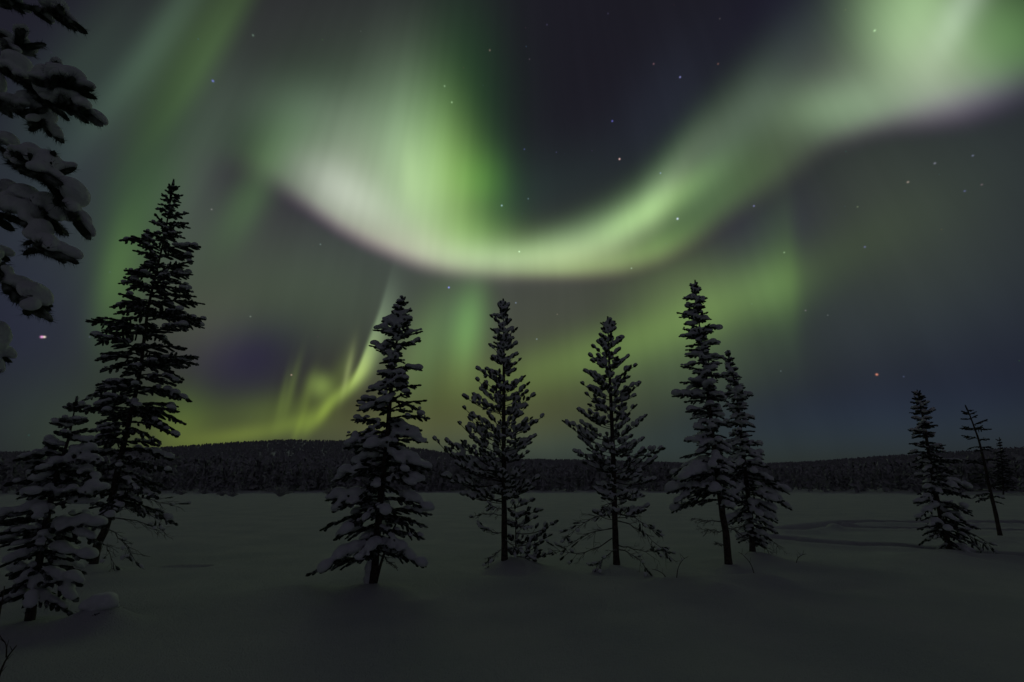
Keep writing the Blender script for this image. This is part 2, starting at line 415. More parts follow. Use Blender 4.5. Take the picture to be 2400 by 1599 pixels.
# ------------------------------------------------------------------ where things stand (metres, camera above the origin)
TREES = {
    'centre_spruce': {'base': (-2.26, 8.62), 'trunk': [(0.002, -0.025, 0.085), (0.003, 1.53, 0.07), (0.038, 2.322, 0.055), (0.062, 3.557, 0.04), (0.112, 4.554, 0.022), (0.122, 5.122, 0.006)], 'left': [(0.1, 4.971), (0.04, 4.883), (-0.137, 4.623), (-0.292, 4.426), (-0.347, 4.114), (-0.122, 3.8), (-0.16, 3.573), (-0.213, 3.357), (-0.331, 3.278), (-0.469, 3.082), (-0.537, 2.735), (-0.627, 2.486), (-0.618, 2.249), (-0.72, 1.921), (-0.782, 1.671), (-0.846, 1.377), (-0.72, 1.219), (-0.924, 0.914), (-0.672, 0.767), (-1.002, 0.247)], 'right': [(0.182, 4.971), (0.258, 4.813), (0.286, 4.623), (0.478, 4.4), (0.456, 4.214), (0.503, 3.678), (0.522, 3.357), (0.63, 3.082), (0.708, 2.773), (0.567, 2.561), (0.685, 2.359), (0.65, 2.029), (0.829, 1.885), (0.707, 1.671), (0.69, 1.322), (0.808, 1.15), (0.76, 0.967), (0.72, 0.78), (0.778, 0.375)]},
    'left_pine': {'base': (-0.17, 11.32), 'trunk': [(0.009, -0.034, 0.085), (-0.005, 1.054, 0.075), (-0.021, 2.452, 0.062), (-0.029, 3.959, 0.045), (-0.034, 5.032, 0.025), (-0.05, 6.13, 0.006)], 'left': [(-0.114, 5.911), (-0.305, 5.648), (-0.29, 5.31), (-0.328, 4.901), (-0.251, 4.575), (-0.621, 4.296), (-0.625, 4.011), (-0.934, 3.638), (-0.7, 3.648), (-1.026, 2.981), (-0.784, 2.941), (-1.6, 2.617), (-1.3, 2.568), (-1.11, 2.5), (-1.387, 1.805), (-1.044, 1.693)], 'right': [(0.026, 5.934), (0.081, 5.523), (0.23, 5.31), (0.219, 4.922), (0.323, 4.532), (0.515, 3.917), (0.635, 3.628), (0.45, 3.393), (0.84, 3.141), (0.653, 2.675), (0.481, 2.317), (0.709, 1.749), (0.578, 1.28)]},
    'right_pine': {'base': (2.21, 11.08), 'trunk': [(0.007, -0.025, 0.085), (0.048, 1.511, 0.075), (0.078, 2.768, 0.06), (0.107, 3.91, 0.045), (0.123, 4.693, 0.03), (0.142, 5.564, 0.006)], 'left': [(0.047, 5.365), (-0.011, 5.07), (-0.211, 4.789), (-0.295, 4.555), (-0.414, 4.189), (-0.498, 3.89), (-0.419, 3.626), (-0.352, 3.375), (-0.615, 3.256), (-0.97, 2.981), (-0.776, 2.913), (-0.741, 2.321), (-0.511, 2.078), (-0.32, 1.511), (-0.363, 1.031)], 'right': [(0.266, 5.354), (0.43, 4.994), (0.543, 4.545), (0.679, 4.314), (0.78, 3.9), (0.617, 3.606), (0.597, 3.336), (0.858, 3.128), (0.738, 2.605), (1.166, 2.396), (0.944, 2.171), (0.907, 1.728), (0.613, 1.376), (0.727, 1.154)]},
    'tall_spruce': {'base': (-8.47, 10.54), 'trunk': [(0.006, -0.023, 0.095), (-0.003, 0.557, 0.088), (0.112, 0.761, 0.085), (0.105, 2.045, 0.07), (0.07, 3.138, 0.056), (0.036, 4.29, 0.045), (-0.067, 5.636, 0.036), (-0.104, 6.739, 0.028), (-0.142, 7.907, 0.022), (-0.184, 9.094, 0.006)], 'left': [(-0.205, 8.828), (-0.324, 8.517), (-0.372, 8.234), (-0.456, 7.883), (-0.47, 7.561), (-0.646, 7.314), (-1.019, 7.338), (-0.648, 6.592), (-0.645, 6.401), (-0.864, 6.246), (-0.936, 5.657), (-0.782, 5.476), (-1.27, 5.233), (-1.076, 5.055), (-1.151, 4.766), (-0.878, 4.34), (-0.739, 4.091), (-0.778, 3.787), (-1.054, 3.45), (-0.984, 3.185), (-0.603, 2.942), (-0.687, 2.757), (-0.636, 2.483), (-0.622, 2.25), (-0.508, 1.948), (-0.414, 1.687), (-0.258, 1.429)], 'right': [(-0.088, 8.891), (0.036, 8.653), (0.304, 8.124), (0.333, 7.871), (0.237, 7.608), (0.815, 7.175), (0.626, 6.967), (0.729, 6.762), (0.648, 6.491), (0.841, 6.026), (1.108, 5.743), (1.344, 5.285), (0.939, 5.37), (0.884, 4.653), (1.325, 4.39), (1.011, 4.21), (1.006, 3.855), (1.241, 3.44), (1.134, 3.175), (1.181, 2.942), (1.174, 2.656), (0.873, 2.501), (1.063, 2.169), (1.135, 1.913), (1.137, 1.601), (1.391, 0.86), (1.066, 1.387)]},
    'small_spruce': {'base': (-5.75, 6.42), 'trunk': [(-0.004, -0.022, 0.06), (-0.051, 0.601, 0.05), (-0.069, 0.94, 0.045), (-0.115, 1.743, 0.035), (-0.102, 2.188, 0.02), (-0.161, 2.751, 0.005)], 'left': [(-0.179, 2.601), (-0.24, 2.446), (-0.293, 2.39), (-0.345, 2.15), (-0.434, 2.029), (-0.605, 1.888), (-0.468, 1.759), (-0.514, 1.506), (-0.427, 1.341), (-0.626, 1.179), (-0.513, 1.088), (-0.624, 0.93), (-0.303, 0.745), (-0.364, 0.582), (-0.225, 0.482), (-0.373, 0.356)], 'right': [(-0.076, 2.601), (-0.001, 2.446), (0.03, 2.305), (0.143, 2.177), (0.237, 2.029), (0.445, 1.888), (0.402, 1.706), (0.51, 1.559), (0.454, 1.393), (0.545, 1.118), (0.515, 0.94), (0.486, 0.745), (0.459, 0.468), (0.416, 0.319), (0.397, 0.163)]},
    'twin_spruce': {'base': (4.66, 11.26), 'trunk': [(0.003, -0.05, 0.095), (0.02, 0.651, 0.09), (-0.007, 0.951, 0.085), (0.011, 3.043, 0.06), (-0.013, 4.645, 0.038), (0.001, 5.683, 0.02), (0.033, 6.645, 0.005)], 'left': [(-0.051, 6.374), (-0.26, 6.141), (-0.244, 5.888), (-0.429, 5.763), (-0.29, 5.458), (-0.438, 5.157), (-0.346, 4.645), (-0.5, 4.367), (-0.561, 3.978), (-0.756, 3.658), (-0.514, 3.273), (-0.359, 2.954), (-0.594, 2.611), (-0.742, 2.237), (-1.046, 1.823), (-1.108, 1.473), (-1.024, 1.075)], 'right': [(0.076, 6.351), (0.203, 6.141), (0.11, 5.888), (0.246, 5.593), (0.494, 5.368), (0.368, 4.949), (0.405, 4.58), (0.419, 4.124), (0.394, 3.535), (0.366, 2.934), (0.388, 2.351), (0.457, 1.786), (0.477, 1.237)]},
    'rear_spruce': {'base': (5.96, 12.89), 'trunk': [(-0.006, -0.039, 0.085), (0.089, 0.978, 0.075), (0.126, 2.242, 0.06), (0.143, 3.585, 0.04), (0.132, 4.527, 0.022), (0.083, 5.236, 0.005)], 'left': [(-0.001, 4.952), (-0.104, 4.527), (-0.18, 3.934), (-0.247, 3.241), (-0.446, 2.57), (-0.529, 1.919), (-0.623, 1.184), (-0.573, 0.724)], 'right': [(0.145, 4.977), (0.225, 4.696), (0.313, 4.479), (0.325, 4.229), (0.496, 3.957), (0.367, 3.701), (0.454, 3.344), (0.445, 3.128), (0.591, 2.659), (0.598, 2.406), (0.687, 2.112), (0.841, 1.749), (1.055, 1.444), (1.176, 1.06), (0.744, 0.805), (0.642, 0.503), (0.33, 0.147)]},
    'right_spruce': {'base': (11.72, 13.91), 'trunk': [(0.0, -0.042, 0.085), (0.017, 0.546, 0.08), (0.038, 1.073, 0.07), (0.092, 2.446, 0.05), (0.148, 3.249, 0.04), (0.225, 4.309, 0.006)], 'left': [(0.1, 4.055), (-0.076, 3.643), (-0.272, 3.14), (-0.172, 2.946), (-0.301, 2.766), (-0.386, 2.27), (-0.329, 2.06), (-0.375, 1.875), (-0.281, 1.533), (-0.571, 1.173), (-0.651, 0.753)], 'right': [(0.278, 4.118), (0.397, 3.942), (0.446, 3.692), (0.438, 3.273), (0.345, 3.006), (0.556, 2.647), (0.903, 2.27), (0.659, 1.944), (0.842, 1.522), (0.869, 1.319), (0.855, 0.929), (0.841, 0.341), (0.744, -0.326)]},
    'thin_pine': {'base': (16.52, 17.39), 'trunk': [(-0.008, -0.027, 0.075), (0.08, 0.762, 0.07), (0.092, 1.815, 0.055), (0.15, 3.282, 0.035), (0.118, 4.044, 0.025), (0.055, 4.433, 0.006)], 'left': [(-0.103, 4.199), (-0.19, 3.937), (-0.235, 3.661), (-0.342, 3.327), (-0.283, 2.879), (-0.538, 2.393), (-0.444, 2.03), (-0.717, 1.744), (-0.48, 1.108)], 'right': [(0.174, 4.246), (0.319, 4.044), (0.584, 3.89), (0.661, 3.57), (0.495, 3.207), (0.514, 2.908), (0.506, 2.466), (0.528, 2.03), (0.507, 1.46), (0.308, 1.039)]},
    'distant_spruce': {'base': (92.11, 94.16), 'trunk': [(-0.023, -0.076, 0.15), (1.012, 3.931, 0.1), (1.863, 7.883, 0.06), (2.372, 10.71, 0.01)], 'left': [(1.682, 9.493), (0.551, 7.883), (-0.439, 5.895), (-1.417, 3.931), (-1.931, 1.607)], 'right': [(2.554, 9.654), (2.731, 8.044), (3.021, 6.291), (2.956, 3.931), (2.613, 1.223)]},
    'sapling': {'base': (0.1, 11.5), 'trunk': [(-0.0, -0.017, 0.022), (-0.018, 0.418, 0.018), (-0.017, 0.774, 0.013), (-0.035, 1.183, 0.004)], 'left': [(-0.103, 1.046), (-0.142, 0.774), (-0.18, 0.507), (-0.151, 0.243)], 'right': [(0.167, 1.0), (0.496, 1.064), (0.378, 0.909), (0.838, 0.81), (0.565, 0.595), (0.698, 0.524), (0.514, 0.374), (0.699, 0.156), (0.415, 0.112)]},
}
BOUGHS = [
    ([(-5.173, 2.8, 5.508), (-4.332, 2.8, 5.325), (-3.848, 2.8, 5.209), (-3.494, 2.8, 5.051)], 0.051),
    ([(-5.014, 2.8, 5.103), (-4.187, 2.833, 4.971), (-3.942, 2.867, 4.882), (-3.813, 2.9, 4.869)], 0.047),
    ([(-4.88, 2.8, 4.764), (-4.029, 2.8, 4.601), (-3.612, 2.8, 4.423), (-3.296, 2.8, 4.25), (-3.03, 2.8, 4.108)], 0.058),
    ([(-3.612, 2.8, 4.423), (-3.371, 2.74, 4.401), (-3.072, 2.68, 4.246)], 0.047),
    ([(-4.453, 2.8, 4.601), (-3.884, 2.833, 4.417), (-3.628, 2.867, 4.255), (-3.495, 2.9, 4.182)], 0.051),
    ([(-4.618, 2.8, 4.1), (-3.804, 2.8, 3.918), (-3.419, 2.8, 3.777), (-3.163, 2.8, 3.571), (-2.945, 2.8, 3.359)], 0.055),
    ([(-3.419, 2.8, 3.777), (-3.161, 2.725, 3.617), (-3.012, 2.65, 3.53)], 0.047),
    ([(-4.505, 2.8, 3.812), (-3.733, 2.833, 3.594), (-3.391, 2.867, 3.465), (-3.115, 2.9, 3.319)], 0.055),
    ([(-4.102, 2.8, 3.639), (-3.43, 2.783, 3.33), (-3.117, 2.767, 3.146), (-2.883, 2.75, 2.983)], 0.055),
    ([(-4.293, 2.8, 3.276), (-3.583, 2.8, 3.087), (-3.287, 2.8, 2.906), (-3.108, 2.8, 2.759), (-3.002, 2.8, 2.678)], 0.055),
    ([(-4.106, 2.8, 2.672), (-3.658, 2.8, 2.56), (-3.394, 2.8, 2.449), (-3.245, 2.8, 2.336)], 0.055),
]
TRACK_FAR = [(10.46, 19.34), (12.69, 21.13), (15.38, 23.29), (16.94, 23.56), (18.49, 23.29), (20.44, 23.29), (22.83, 22.77), (25.11, 22.28)]
TRACK_SIDE = [(13.06, 20.5), (14.52, 20.5), (16.22, 20.5), (17.75, 20.29), (19.5, 19.52)]
TRACK_NEAR = [(8.43, 15.8), (8.81, 15.23), (9.77, 14.8), (10.83, 14.59), (11.62, 14.1), (12.27, 13.55), (12.79, 12.97), (13.77, 12.44)]
TRACK_LEFT = [(-7.13, 10.8), (-6.74, 10.75), (-6.43, 10.8)]
MOUNDS = [(9.92, 11.88), (4.85, 9.73), (-3.32, 8.26), (5.63, 12.15), (2.05, 10.29), (0.56, 11.5), (3.19, 9.82), (4.15, 10.05), (-4.92, 6.42), (-2.14, 8.26), (15.33, 16.17), (3.56, 9.01)]
SKYLINE = [(-61.39, 2.06), (-52.62, 2.56), (-46.3, 2.81), (-41.11, 3.17), (-35.63, 3.7), (-31.52, 4.25), (-27.77, 4.68), (-24.54, 4.94), (-19.35, 5.03), (-14.72, 4.78), (-9.9, 4.24), (-6.95, 3.79), (0.0, 3.24), (9.84, 3.05), (17.32, 2.72), (25.46, 2.4), (31.25, 2.52), (36.47, 2.84), (41.07, 2.99), (43.84, 3.11), (46.38, 3.21), (52.77, 3.2)]
SHORE_BUSHES = [(-38.11, 82.41), (-65.08, 98.87), (-67.4, 109.85), (-51.89, 89.89), (-45.8, 82.41), (-36.11, 98.87)]
TWIGS = [(3.04, 9.73), (4.64, 10.05), (6.32, 11.62), (3.01, 10.29)]

SHORE = 134.0
HILL = 1500.0
rng = np.random.default_rng(7)


# ------------------------------------------------------------------ materials
def material(name):
    m = bpy.data.materials.new(name)
    m.use_nodes = True
    return m, m.node_tree, m.node_tree.nodes['Principled BSDF']


def noise_mix(nt, scale, detail, c1, c2, lo=.35, hi=.65, coord='Object'):
    tc = nt.nodes.new('ShaderNodeTexCoord')
    n = nt.nodes.new('ShaderNodeTexNoise')
    n.inputs['Scale'].default_value = scale
    n.inputs['Detail'].default_value = detail
    nt.links.new(tc.outputs[coord], n.inputs['Vector'])
    r = nt.nodes.new('ShaderNodeValToRGB')
    r.color_ramp.elements[0].position = lo
    r.color_ramp.elements[1].position = hi
    r.color_ramp.elements[0].color = (*c1, 1)
    r.color_ramp.elements[1].color = (*c2, 1)
    nt.links.new(n.outputs['Fac'], r.inputs[0])
    return r.outputs[0], n.outputs['Fac'], tc.outputs[coord]


def add_bump(nt, bsdf, coord, scales, strength, dist):
    last = None
    for sc, st in zip(scales, strength):
        n = nt.nodes.new('ShaderNodeTexNoise')
        n.inputs['Scale'].default_value = sc
        n.inputs['Detail'].default_value = 3
        nt.links.new(coord, n.inputs['Vector'])
        b = nt.nodes.new('ShaderNodeBump')
        b.inputs['Strength'].default_value = st
        b.inputs['Distance'].default_value = dist
        nt.links.new(n.outputs['Fac'], b.inputs['Height'])
        if last:
            nt.links.new(last, b.inputs['Normal'])
        last = b.outputs['Normal']
    nt.links.new(last, bsdf.inputs['Normal'])


def make_snow(name, c1, c2, scale, bump_scales, strengths, dist):
    m, nt, b = material(name)
    col, fac, co = noise_mix(nt, scale, 4, c1, c2)
    nt.links.new(col, b.inputs['Base Color'])
    b.inputs['Roughness'].default_value = 0.75
    b.inputs['Specular IOR Level'].default_value = 0.2
    add_bump(nt, b, co, bump_scales, strengths, dist)
    return m


M_GROUND = make_snow('ground_snow', (.64, .66, .69), (.74, .75, .76), 0.6, (2.2, 14, 60), (.4, .45, .8), .05)
M_SNOW = make_snow('bough_snow', (.76, .77, .82), (.84, .85, .88), 6, (14, 60), (.35, .3), .03)


def make_needles(name, c1, c2, scale, lo, hi):
    m, nt, b = material(name)
    col, fac, co = noise_mix(nt, scale, 4, c1, c2, lo, hi)      # green needles, in places packed with frost
    nt.links.new(col, b.inputs['Base Color'])
    b.inputs['Roughness'].default_value = 0.7
    b.inputs['Specular IOR Level'].default_value = 0.2
    return m


M_SPRUCE = make_needles('spruce_needles', (.020, .030, .017), (.34, .35, .36), 13, .50, .66)
M_PINE = make_needles('pine_needles', (.030, .042, .024), (.30, .31, .31), 11, .50, .68)
M_BARK, _nt, _b = material('conifer_bark')
_c, _f, _co = noise_mix(_nt, 16, 5, (.030, .022, .018), (.105, .080, .062))
_nt.links.new(_c, _b.inputs['Base Color'])
_b.inputs['Roughness'].default_value = 0.9
add_bump(_nt, _b, _co, (25, 90), (.8, .5), .02)
M_FROST, _nt, _b = material('frosted_forest')
_c, _f, _co = noise_mix(_nt, .35, 6, (.36, .37, .36), (.62, .62, .64), .34, .62)
_nt.links.new(_c, _b.inputs['Base Color'])
_b.inputs['Roughness'].default_value = 0.9
M_TWIG, _nt, _b = material('frosted_twig')
_c, _f, _co = noise_mix(_nt, 12, 4, (.05, .042, .036), (.30, .29, .29))
_nt.links.new(_c, _b.inputs['Base Color'])
_b.inputs['Roughness'].default_value = 0.9


# ------------------------------------------------------------------ mesh helpers
def mesh_object(name, V, T, mat, parent=None, smooth=False, link=True):
    V = np.asarray(V, np.float32); T = np.asarray(T, np.int32)
    me = bpy.data.meshes.new(name)
    me.vertices.add(len(V)); me.vertices.foreach_set('co', V.ravel())
    k = T.shape[1]
    me.loops.add(T.size); me.loops.foreach_set('vertex_index', T.ravel())
    me.polygons.add(len(T))
    me.polygons.foreach_set('loop_start', np.arange(0, T.size, k, dtype=np.int32))
    me.update(calc_edges=True)
    if smooth:
        me.polygons.foreach_set('use_smooth', np.ones(len(T), bool))
    me.materials.append(mat)
    o = bpy.data.objects.new(name, me)
    if link:
        COL.objects.link(o)
    if parent is not None:
        o.parent = parent
    return o


def thing(name, label, cat, loc, group=None):
    o = bpy.data.objects.new(name, None)
    o.empty_display_size = 0.2
    COL.objects.link(o)
    o.location = loc
    return tag(o, label, cat, group)


def tag(o, label, cat, group=None):
    o['label'] = label
    o['category'] = cat
    if group:
        o['group'] = group
    return o


class Geo:
    """collects triangles"""

    def __init__(s):
        s.v, s.t, s.n = [], [], 0

    def add(s, v, t):
        s.v.append(np.asarray(v, float)); s.t.append(np.asarray(t, int) + s.n); s.n += len(v)

    def get(s):
        return np.concatenate(s.v), np.concatenate(s.t)

    def build(s, name, mat, parent=None, smooth=False):
        return mesh_object(name, *s.get(), mat, parent, smooth)


def unit(v):
    v = np.asarray(v, float)
    return v / (np.linalg.norm(v, axis=-1, keepdims=True) + 1e-12)


def smooth_path(pts, n):
    """Catmull-Rom through pts, n samples"""
    pts = np.asarray(pts, float)
    P = np.vstack([2 * pts[0] - pts[1], pts, 2 * pts[-1] - pts[-2]])
    out = []
    for u in np.linspace(0, len(pts) - 1 - 1e-6, n):
        i = int(u); f = u - i
        a, b, c, d = P[i], P[i + 1], P[i + 2], P[i + 3]
        out.append(.5 * (2 * b + (c - a) * f + (2 * a - 5 * b + 4 * c - d) * f * f + (3 * b - a - 3 * c + d) * f ** 3))
    return np.array(out)


def tube(geo, path, rad, sides=6, rough=0.0):
    path = np.asarray(path, float); n = len(path)
    rad = np.broadcast_to(np.asarray(rad, float), (n,))
    tan = unit(np.gradient(path, axis=0))
    ref = np.where(np.abs(tan[:, 2:3]) > .9, np.array([[1., 0, 0]]), np.array([[0, 0, 1.]]))
    a = unit(np.cross(tan, ref)); b = np.cross(tan, a)
    if abs(tan[0, 2]) > .9 or abs(tan[-1, 2]) > .9:        # upright: one reference all the way
        a = unit(np.cross(tan, np.array([[0, 1., 0]]))); b = np.cross(tan, a)
    th = np.linspace(0, 2 * np.pi, sides, endpoint=False)
    r = rad[:, None] * (1 + rough * rng.uniform(-1, 1, (n, sides)))
    V = path[:, None, :] + r[..., None] * (a[:, None] * np.cos(th)[None, :, None] + b[:, None] * np.sin(th)[None, :, None])
    V = np.concatenate([V.reshape(-1, 3), path[-1:]])
    i, j = np.meshgrid(np.arange(n - 1), np.arange(sides), indexing='ij')
    k = (j + 1) % sides
    q = [i * sides + j, i * sides + k, (i + 1) * sides + k, (i + 1) * sides + j]
    T = np.concatenate([np.stack([q[0], q[1], q[2]], -1).reshape(-1, 3), np.stack([q[0], q[2], q[3]], -1).reshape(-1, 3)])
    e = (n - 1) * sides
    cap = np.array([[e + j, e + (j + 1) % sides, n * sides] for j in range(sides)])
    geo.add(V, np.concatenate([T, cap]))


def needles(geo, p0, p1, length, per_m, width, fwd=0.9, up=0.0):
    """needle blades all round the shoots p0->p1 (arrays)"""
    p0 = np.asarray(p0, float); p1 = np.asarray(p1, float)
    if len(p0) == 0:
        return
    L = np.linalg.norm(p1 - p0, axis=1)
    cnt = np.maximum(4, (L * per_m).astype(int))
    idx = np.repeat(np.arange(len(p0)), cnt)
    n = len(idx)
    f = rng.uniform(0, 1.05, n)
    d = unit(p1 - p0)[idx]
    base = p0[idx] + (p1 - p0)[idx] * f[:, None]
    r = rng.normal(size=(n, 3)); r[:, 2] += up
    r = unit(r - d * (r * d).sum(1, keepdims=True))
    g = unit(r + d * fwd)
    ln = length * rng.uniform(.6, 1.15, n)
    s = unit(np.cross(g, rng.normal(size=(n, 3))))
    w = width * rng.uniform(.7, 1.3, n)
    V = np.stack([base - s * w[:, None] / 2, base + s * w[:, None] / 2, base + g * ln[:, None]], 1).reshape(-1, 3)
    geo.add(V, np.arange(3 * n).reshape(-1, 3))


def sleeves(geo, p0, p1, rad, over=.02):
    """rough thick shoots (needles packed with frost) round p0->p1"""
    p0 = np.asarray(p0, float); p1 = np.asarray(p1, float)
    n = len(p0)
    d = unit(p1 - p0); L = np.linalg.norm(p1 - p0, axis=1)
    ref = np.where(np.abs(d[:, 2:3]) > .9, np.array([[1., 0, 0]]), np.array([[0, 0, 1.]]))
    a = unit(np.cross(d, ref)); b = np.cross(d, a)
    rad = np.broadcast_to(rad, (n,)) * rng.uniform(.7, 1.3, n)
    S = 6
    th = np.arange(S) * 2 * np.pi / S
    V = [p0[:, None]]
    for f, k in ((.05, .55), (.4, 1.0), (.8, .95), (1.0, .6)):
        c = p0 + d * (L * f + (over * (f - .3) if f > .3 else 0))[:, None]
        r = (rad * k)[:, None] * rng.uniform(.65, 1.35, (n, S))
        V.append(c[:, None] + r[..., None] * (a[:, None] * np.cos(th)[None, :, None] + b[:, None] * np.sin(th)[None, :, None]))
    V.append((p1 + d * (over * 1.5))[:, None])
    V = np.concatenate(V, 1)
    T = []
    for j in range(S):
        k = (j + 1) % S
        T.append([0, 1 + k, 1 + j])
        for q in range(3):
            u, w = 1 + q * S, 1 + (q + 1) * S
            T += [[u + j, u + k, w + k], [u + j, w + k, w + j]]
        T.append([1 + 3 * S + j, 1 + 3 * S + k, 1 + 4 * S])
    T = np.array(T)
    m = V.shape[1]
    geo.add(V.reshape(-1, 3), (T[None] + (np.arange(n) * m)[:, None, None]).reshape(-1, 3))


_bm = bmesh.new()
bmesh.ops.create_icosphere(_bm, subdivisions=2, radius=1)
ICO_V = np.array([v.co[:] for v in _bm.verts]); ICO_T = np.array([[v.index for v in f.verts] for f in _bm.faces])
_bm.free()


def lump(geo, c, d, rl, rw, rh):
    """a pillow of snow: long axis d, lower side flatter, uneven"""
    d = unit(d)
    s = np.cross(d, (0, 0, 1.0))
    s = unit(s) if np.linalg.norm(s) > .05 else np.array([1., 0, 0])
    u = np.cross(s, d)
    ph = rng.uniform(0, 6.28, 3)
    v = ICO_V * (1 + .13 * np.sin(2.3 * ICO_V[:, [1, 2, 0]] + ph).sum(1, keepdims=True) / 1.5)
    v = v.copy(); v[:, 2] = np.where(v[:, 2] < 0, v[:, 2] * .55, v[:, 2])
    V = c + v[:, :1] * rl * d + v[:, 1:2] * rw * s + v[:, 2:3] * rh * u
    geo.add(V, ICO_T)


def fused(geo, name, parent, voxel, mat=None):
    o = geo.build(name, mat or M_SNOW, parent, True)
    r = o.modifiers.new('fuse', 'REMESH'); r.mode = 'VOXEL'; r.voxel_size = voxel; r.use_smooth_shade = True
    s = o.modifiers.new('settle', 'SMOOTH'); s.factor = .5; s.iterations = 2
    return o


# ------------------------------------------------------------------ the ground: one snow sheet out to the hills
def vnoise(x, y, seed):
    x = np.asarray(x, float); y = np.asarray(y, float)
    xi = np.floor(x).astype(np.int64); yi = np.floor(y).astype(np.int64)
    fx = x - xi; fy = y - yi
    fx = fx * fx * (3 - 2 * fx); fy = fy * fy * (3 - 2 * fy)

    def h(a, b):
        n = (a * 374761393 + b * 668265263 + seed * 1442695041) & 0x7fffffff
        n = ((n ^ (n >> 13)) * 1274126177) & 0x7fffffff
        return ((n ^ (n >> 16)) & 0xffff) / 65535.0
    return (h(xi, yi) * (1 - fx) + h(xi + 1, yi) * fx) * (1 - fy) + (h(xi, yi + 1) * (1 - fx) + h(xi + 1, yi + 1) * fx) * fy


def path_dist(x, y, pts):
    best = np.full(x.shape, 1e9)
    for (ax, ay), (bx, by) in zip(pts[:-1], pts[1:]):
        dx, dy = bx - ax, by - ay
        t = np.clip(((x - ax) * dx + (y - ay) * dy) / (dx * dx + dy * dy), 0, 1)
        best = np.minimum(best, np.hypot(x - ax - t * dx, y - ay - t * dy))
    return best


def sstep(a, b, x):
    t = np.clip((x - a) / (b - a), 0, 1)
    return t * t * (3 - 2 * t)


SKY_AZ = np.array([p[0] for p in SKYLINE]); SKY_EL = np.array([p[1] for p in SKYLINE])
MOUND_SIZE = [(1.0, .24), (.55, .20), (.6, .16), (.8, .12), (.9, .10), (.9, .10), (.5, .10), (.7, .10), (.4, .30), (.6, .08), (.5, .12), (.4, .12)]
PITS = [(4.62, 10.35, .6, .13), (5.3, 9.55, .9, .14), (-2.9, 8.1, .8, .05), (2.6, 10.2, 1.2, .06), (10.4, 11.2, 1.6, .07)]


def height(x, y):
    r = np.hypot(x, y)
    az = np.degrees(np.arctan2(x, y))
    near = 1 - sstep(20, 60, r)
    h = (vnoise(x / 4.1, y / 4.1, 1) - .5) * .16 * near + (vnoise(x / 1.3, y / 1.3, 2) - .5) * .05 * near
    h += (vnoise(x / .45, y / .45, 5) - .5) * .018 * near
    h += (vnoise(x / 17, y / 17, 3) - .5) * .12 * (1 - sstep(60, 130, r))
    h *= sstep(.5, 3, r)
    for (mx, my), (w, a) in zip(MOUNDS, MOUND_SIZE):
        d2 = ((x - mx) ** 2 + (y - my) ** 2) / (w * w)
        h += a * np.exp(-.5 * d2 * 2.2)
    for q in TREES.values():
        d = np.hypot(x - q['base'][0], y - q['base'][1])
        h += .08 * np.exp(-(d / .6) ** 2) - .05 * np.exp(-((d - .75) / .3) ** 2) * (np.hypot(x, y) < 30)
    for mx, my, w, a in PITS:
        h -= a * np.exp(-(((x - mx) / w) ** 2 + ((y - my) / (w * .55)) ** 2))
    wob = .12 * np.sin(x * 2.1) + .1 * np.sin(x * .7 + 1)
    for pts, w, a in ((TRACK_FAR, .46, .58), (TRACK_SIDE, .38, .40), (TRACK_NEAR, .42, .48), (TRACK_LEFT, .18, .10)):
        d = path_dist(x, y + wob * .5, pts)
        h -= a * np.exp(-(d / w) ** 6) * (.75 + .5 * vnoise(x * 1.4, y * 1.4, 8))
        h += a * .22 * np.exp(-((d - w * 1.7) / (w * .6)) ** 2)
    # the wooded hills behind the far shore
    el = np.interp(az, SKY_AZ, SKY_EL)
    top = np.maximum(0, np.tan(np.radians(el - .06)) * HILL + 1.6 - 8)
    rise_ = np.clip((r - SHORE - 20) / (HILL - SHORE - 20), 0, 1)
    h += top * rise_ ** 1.25 * (1 - .6 * sstep(HILL + 100, HILL * 2, r)) + 1.0 * sstep(SHORE - 6, SHORE + 14, r)
    return h


ang = np.radians(np.concatenate([np.linspace(-66, 66, 661), np.linspace(66, 294, 115)[1:-1]]))
rad = np.concatenate([[.15, .4, .8, 1.3], np.geomspace(1.8, 42, 330), np.geomspace(42, 1700, 120)[1:], [2100, 2800, 4000, 6000]])
RR, AA = np.meshgrid(rad, ang, indexing='ij')
X = RR * np.sin(AA); Y = RR * np.cos(AA)
V = np.stack([X, Y, height(X, Y)], -1).reshape(-1, 3)
n_r, n_a = RR.shape
i, j = np.meshgrid(np.arange(n_r - 1), np.arange(n_a), indexing='ij')
k = (j + 1) % n_a
Q = np.stack([i * n_a + j, i * n_a + k, (i + 1) * n_a + k, (i + 1) * n_a + j], -1).reshape(-1, 4)[:, ::-1]
V = np.concatenate([V, [[0, 0, float(height(np.array(0.0), np.array(0.0)))]]])
ground = mesh_object('ground', V, Q, M_GROUND, None, True)
# the little disc under the camera closes the sheet
cap = np.array([[len(V) - 1, (a + 1) % n_a, a] for a in range(n_a)])
bm = bmesh.new(); bm.from_mesh(ground.data); bm.verts.ensure_lookup_table()
for f in cap:
    bm.faces.new([bm.verts[q] for q in f]).smooth = True
bm.to_mesh(ground.data); bm.free()
ground['kind'] = 'structure'


def gz(x, y):
    return float(height(np.array(float(x)), np.array(float(y))))


# ------------------------------------------------------------------ conifers
def extent(side, z):
    side = sorted((p[1], abs(p[0])) for p in side)
    return float(np.interp(z, [p[0] for p in side], [p[1] for p in side]))


def bough_path(a, tip, sag, n=7):
    a = np.asarray(a, float); tip = np.asarray(tip, float)
    f = np.linspace(0, 1, n)[:, None]
    p = a + (tip - a) * f
    p[:, 2] += sag * np.sin(np.pi * f[:, 0]) * np.linalg.norm(tip - a)
    return p


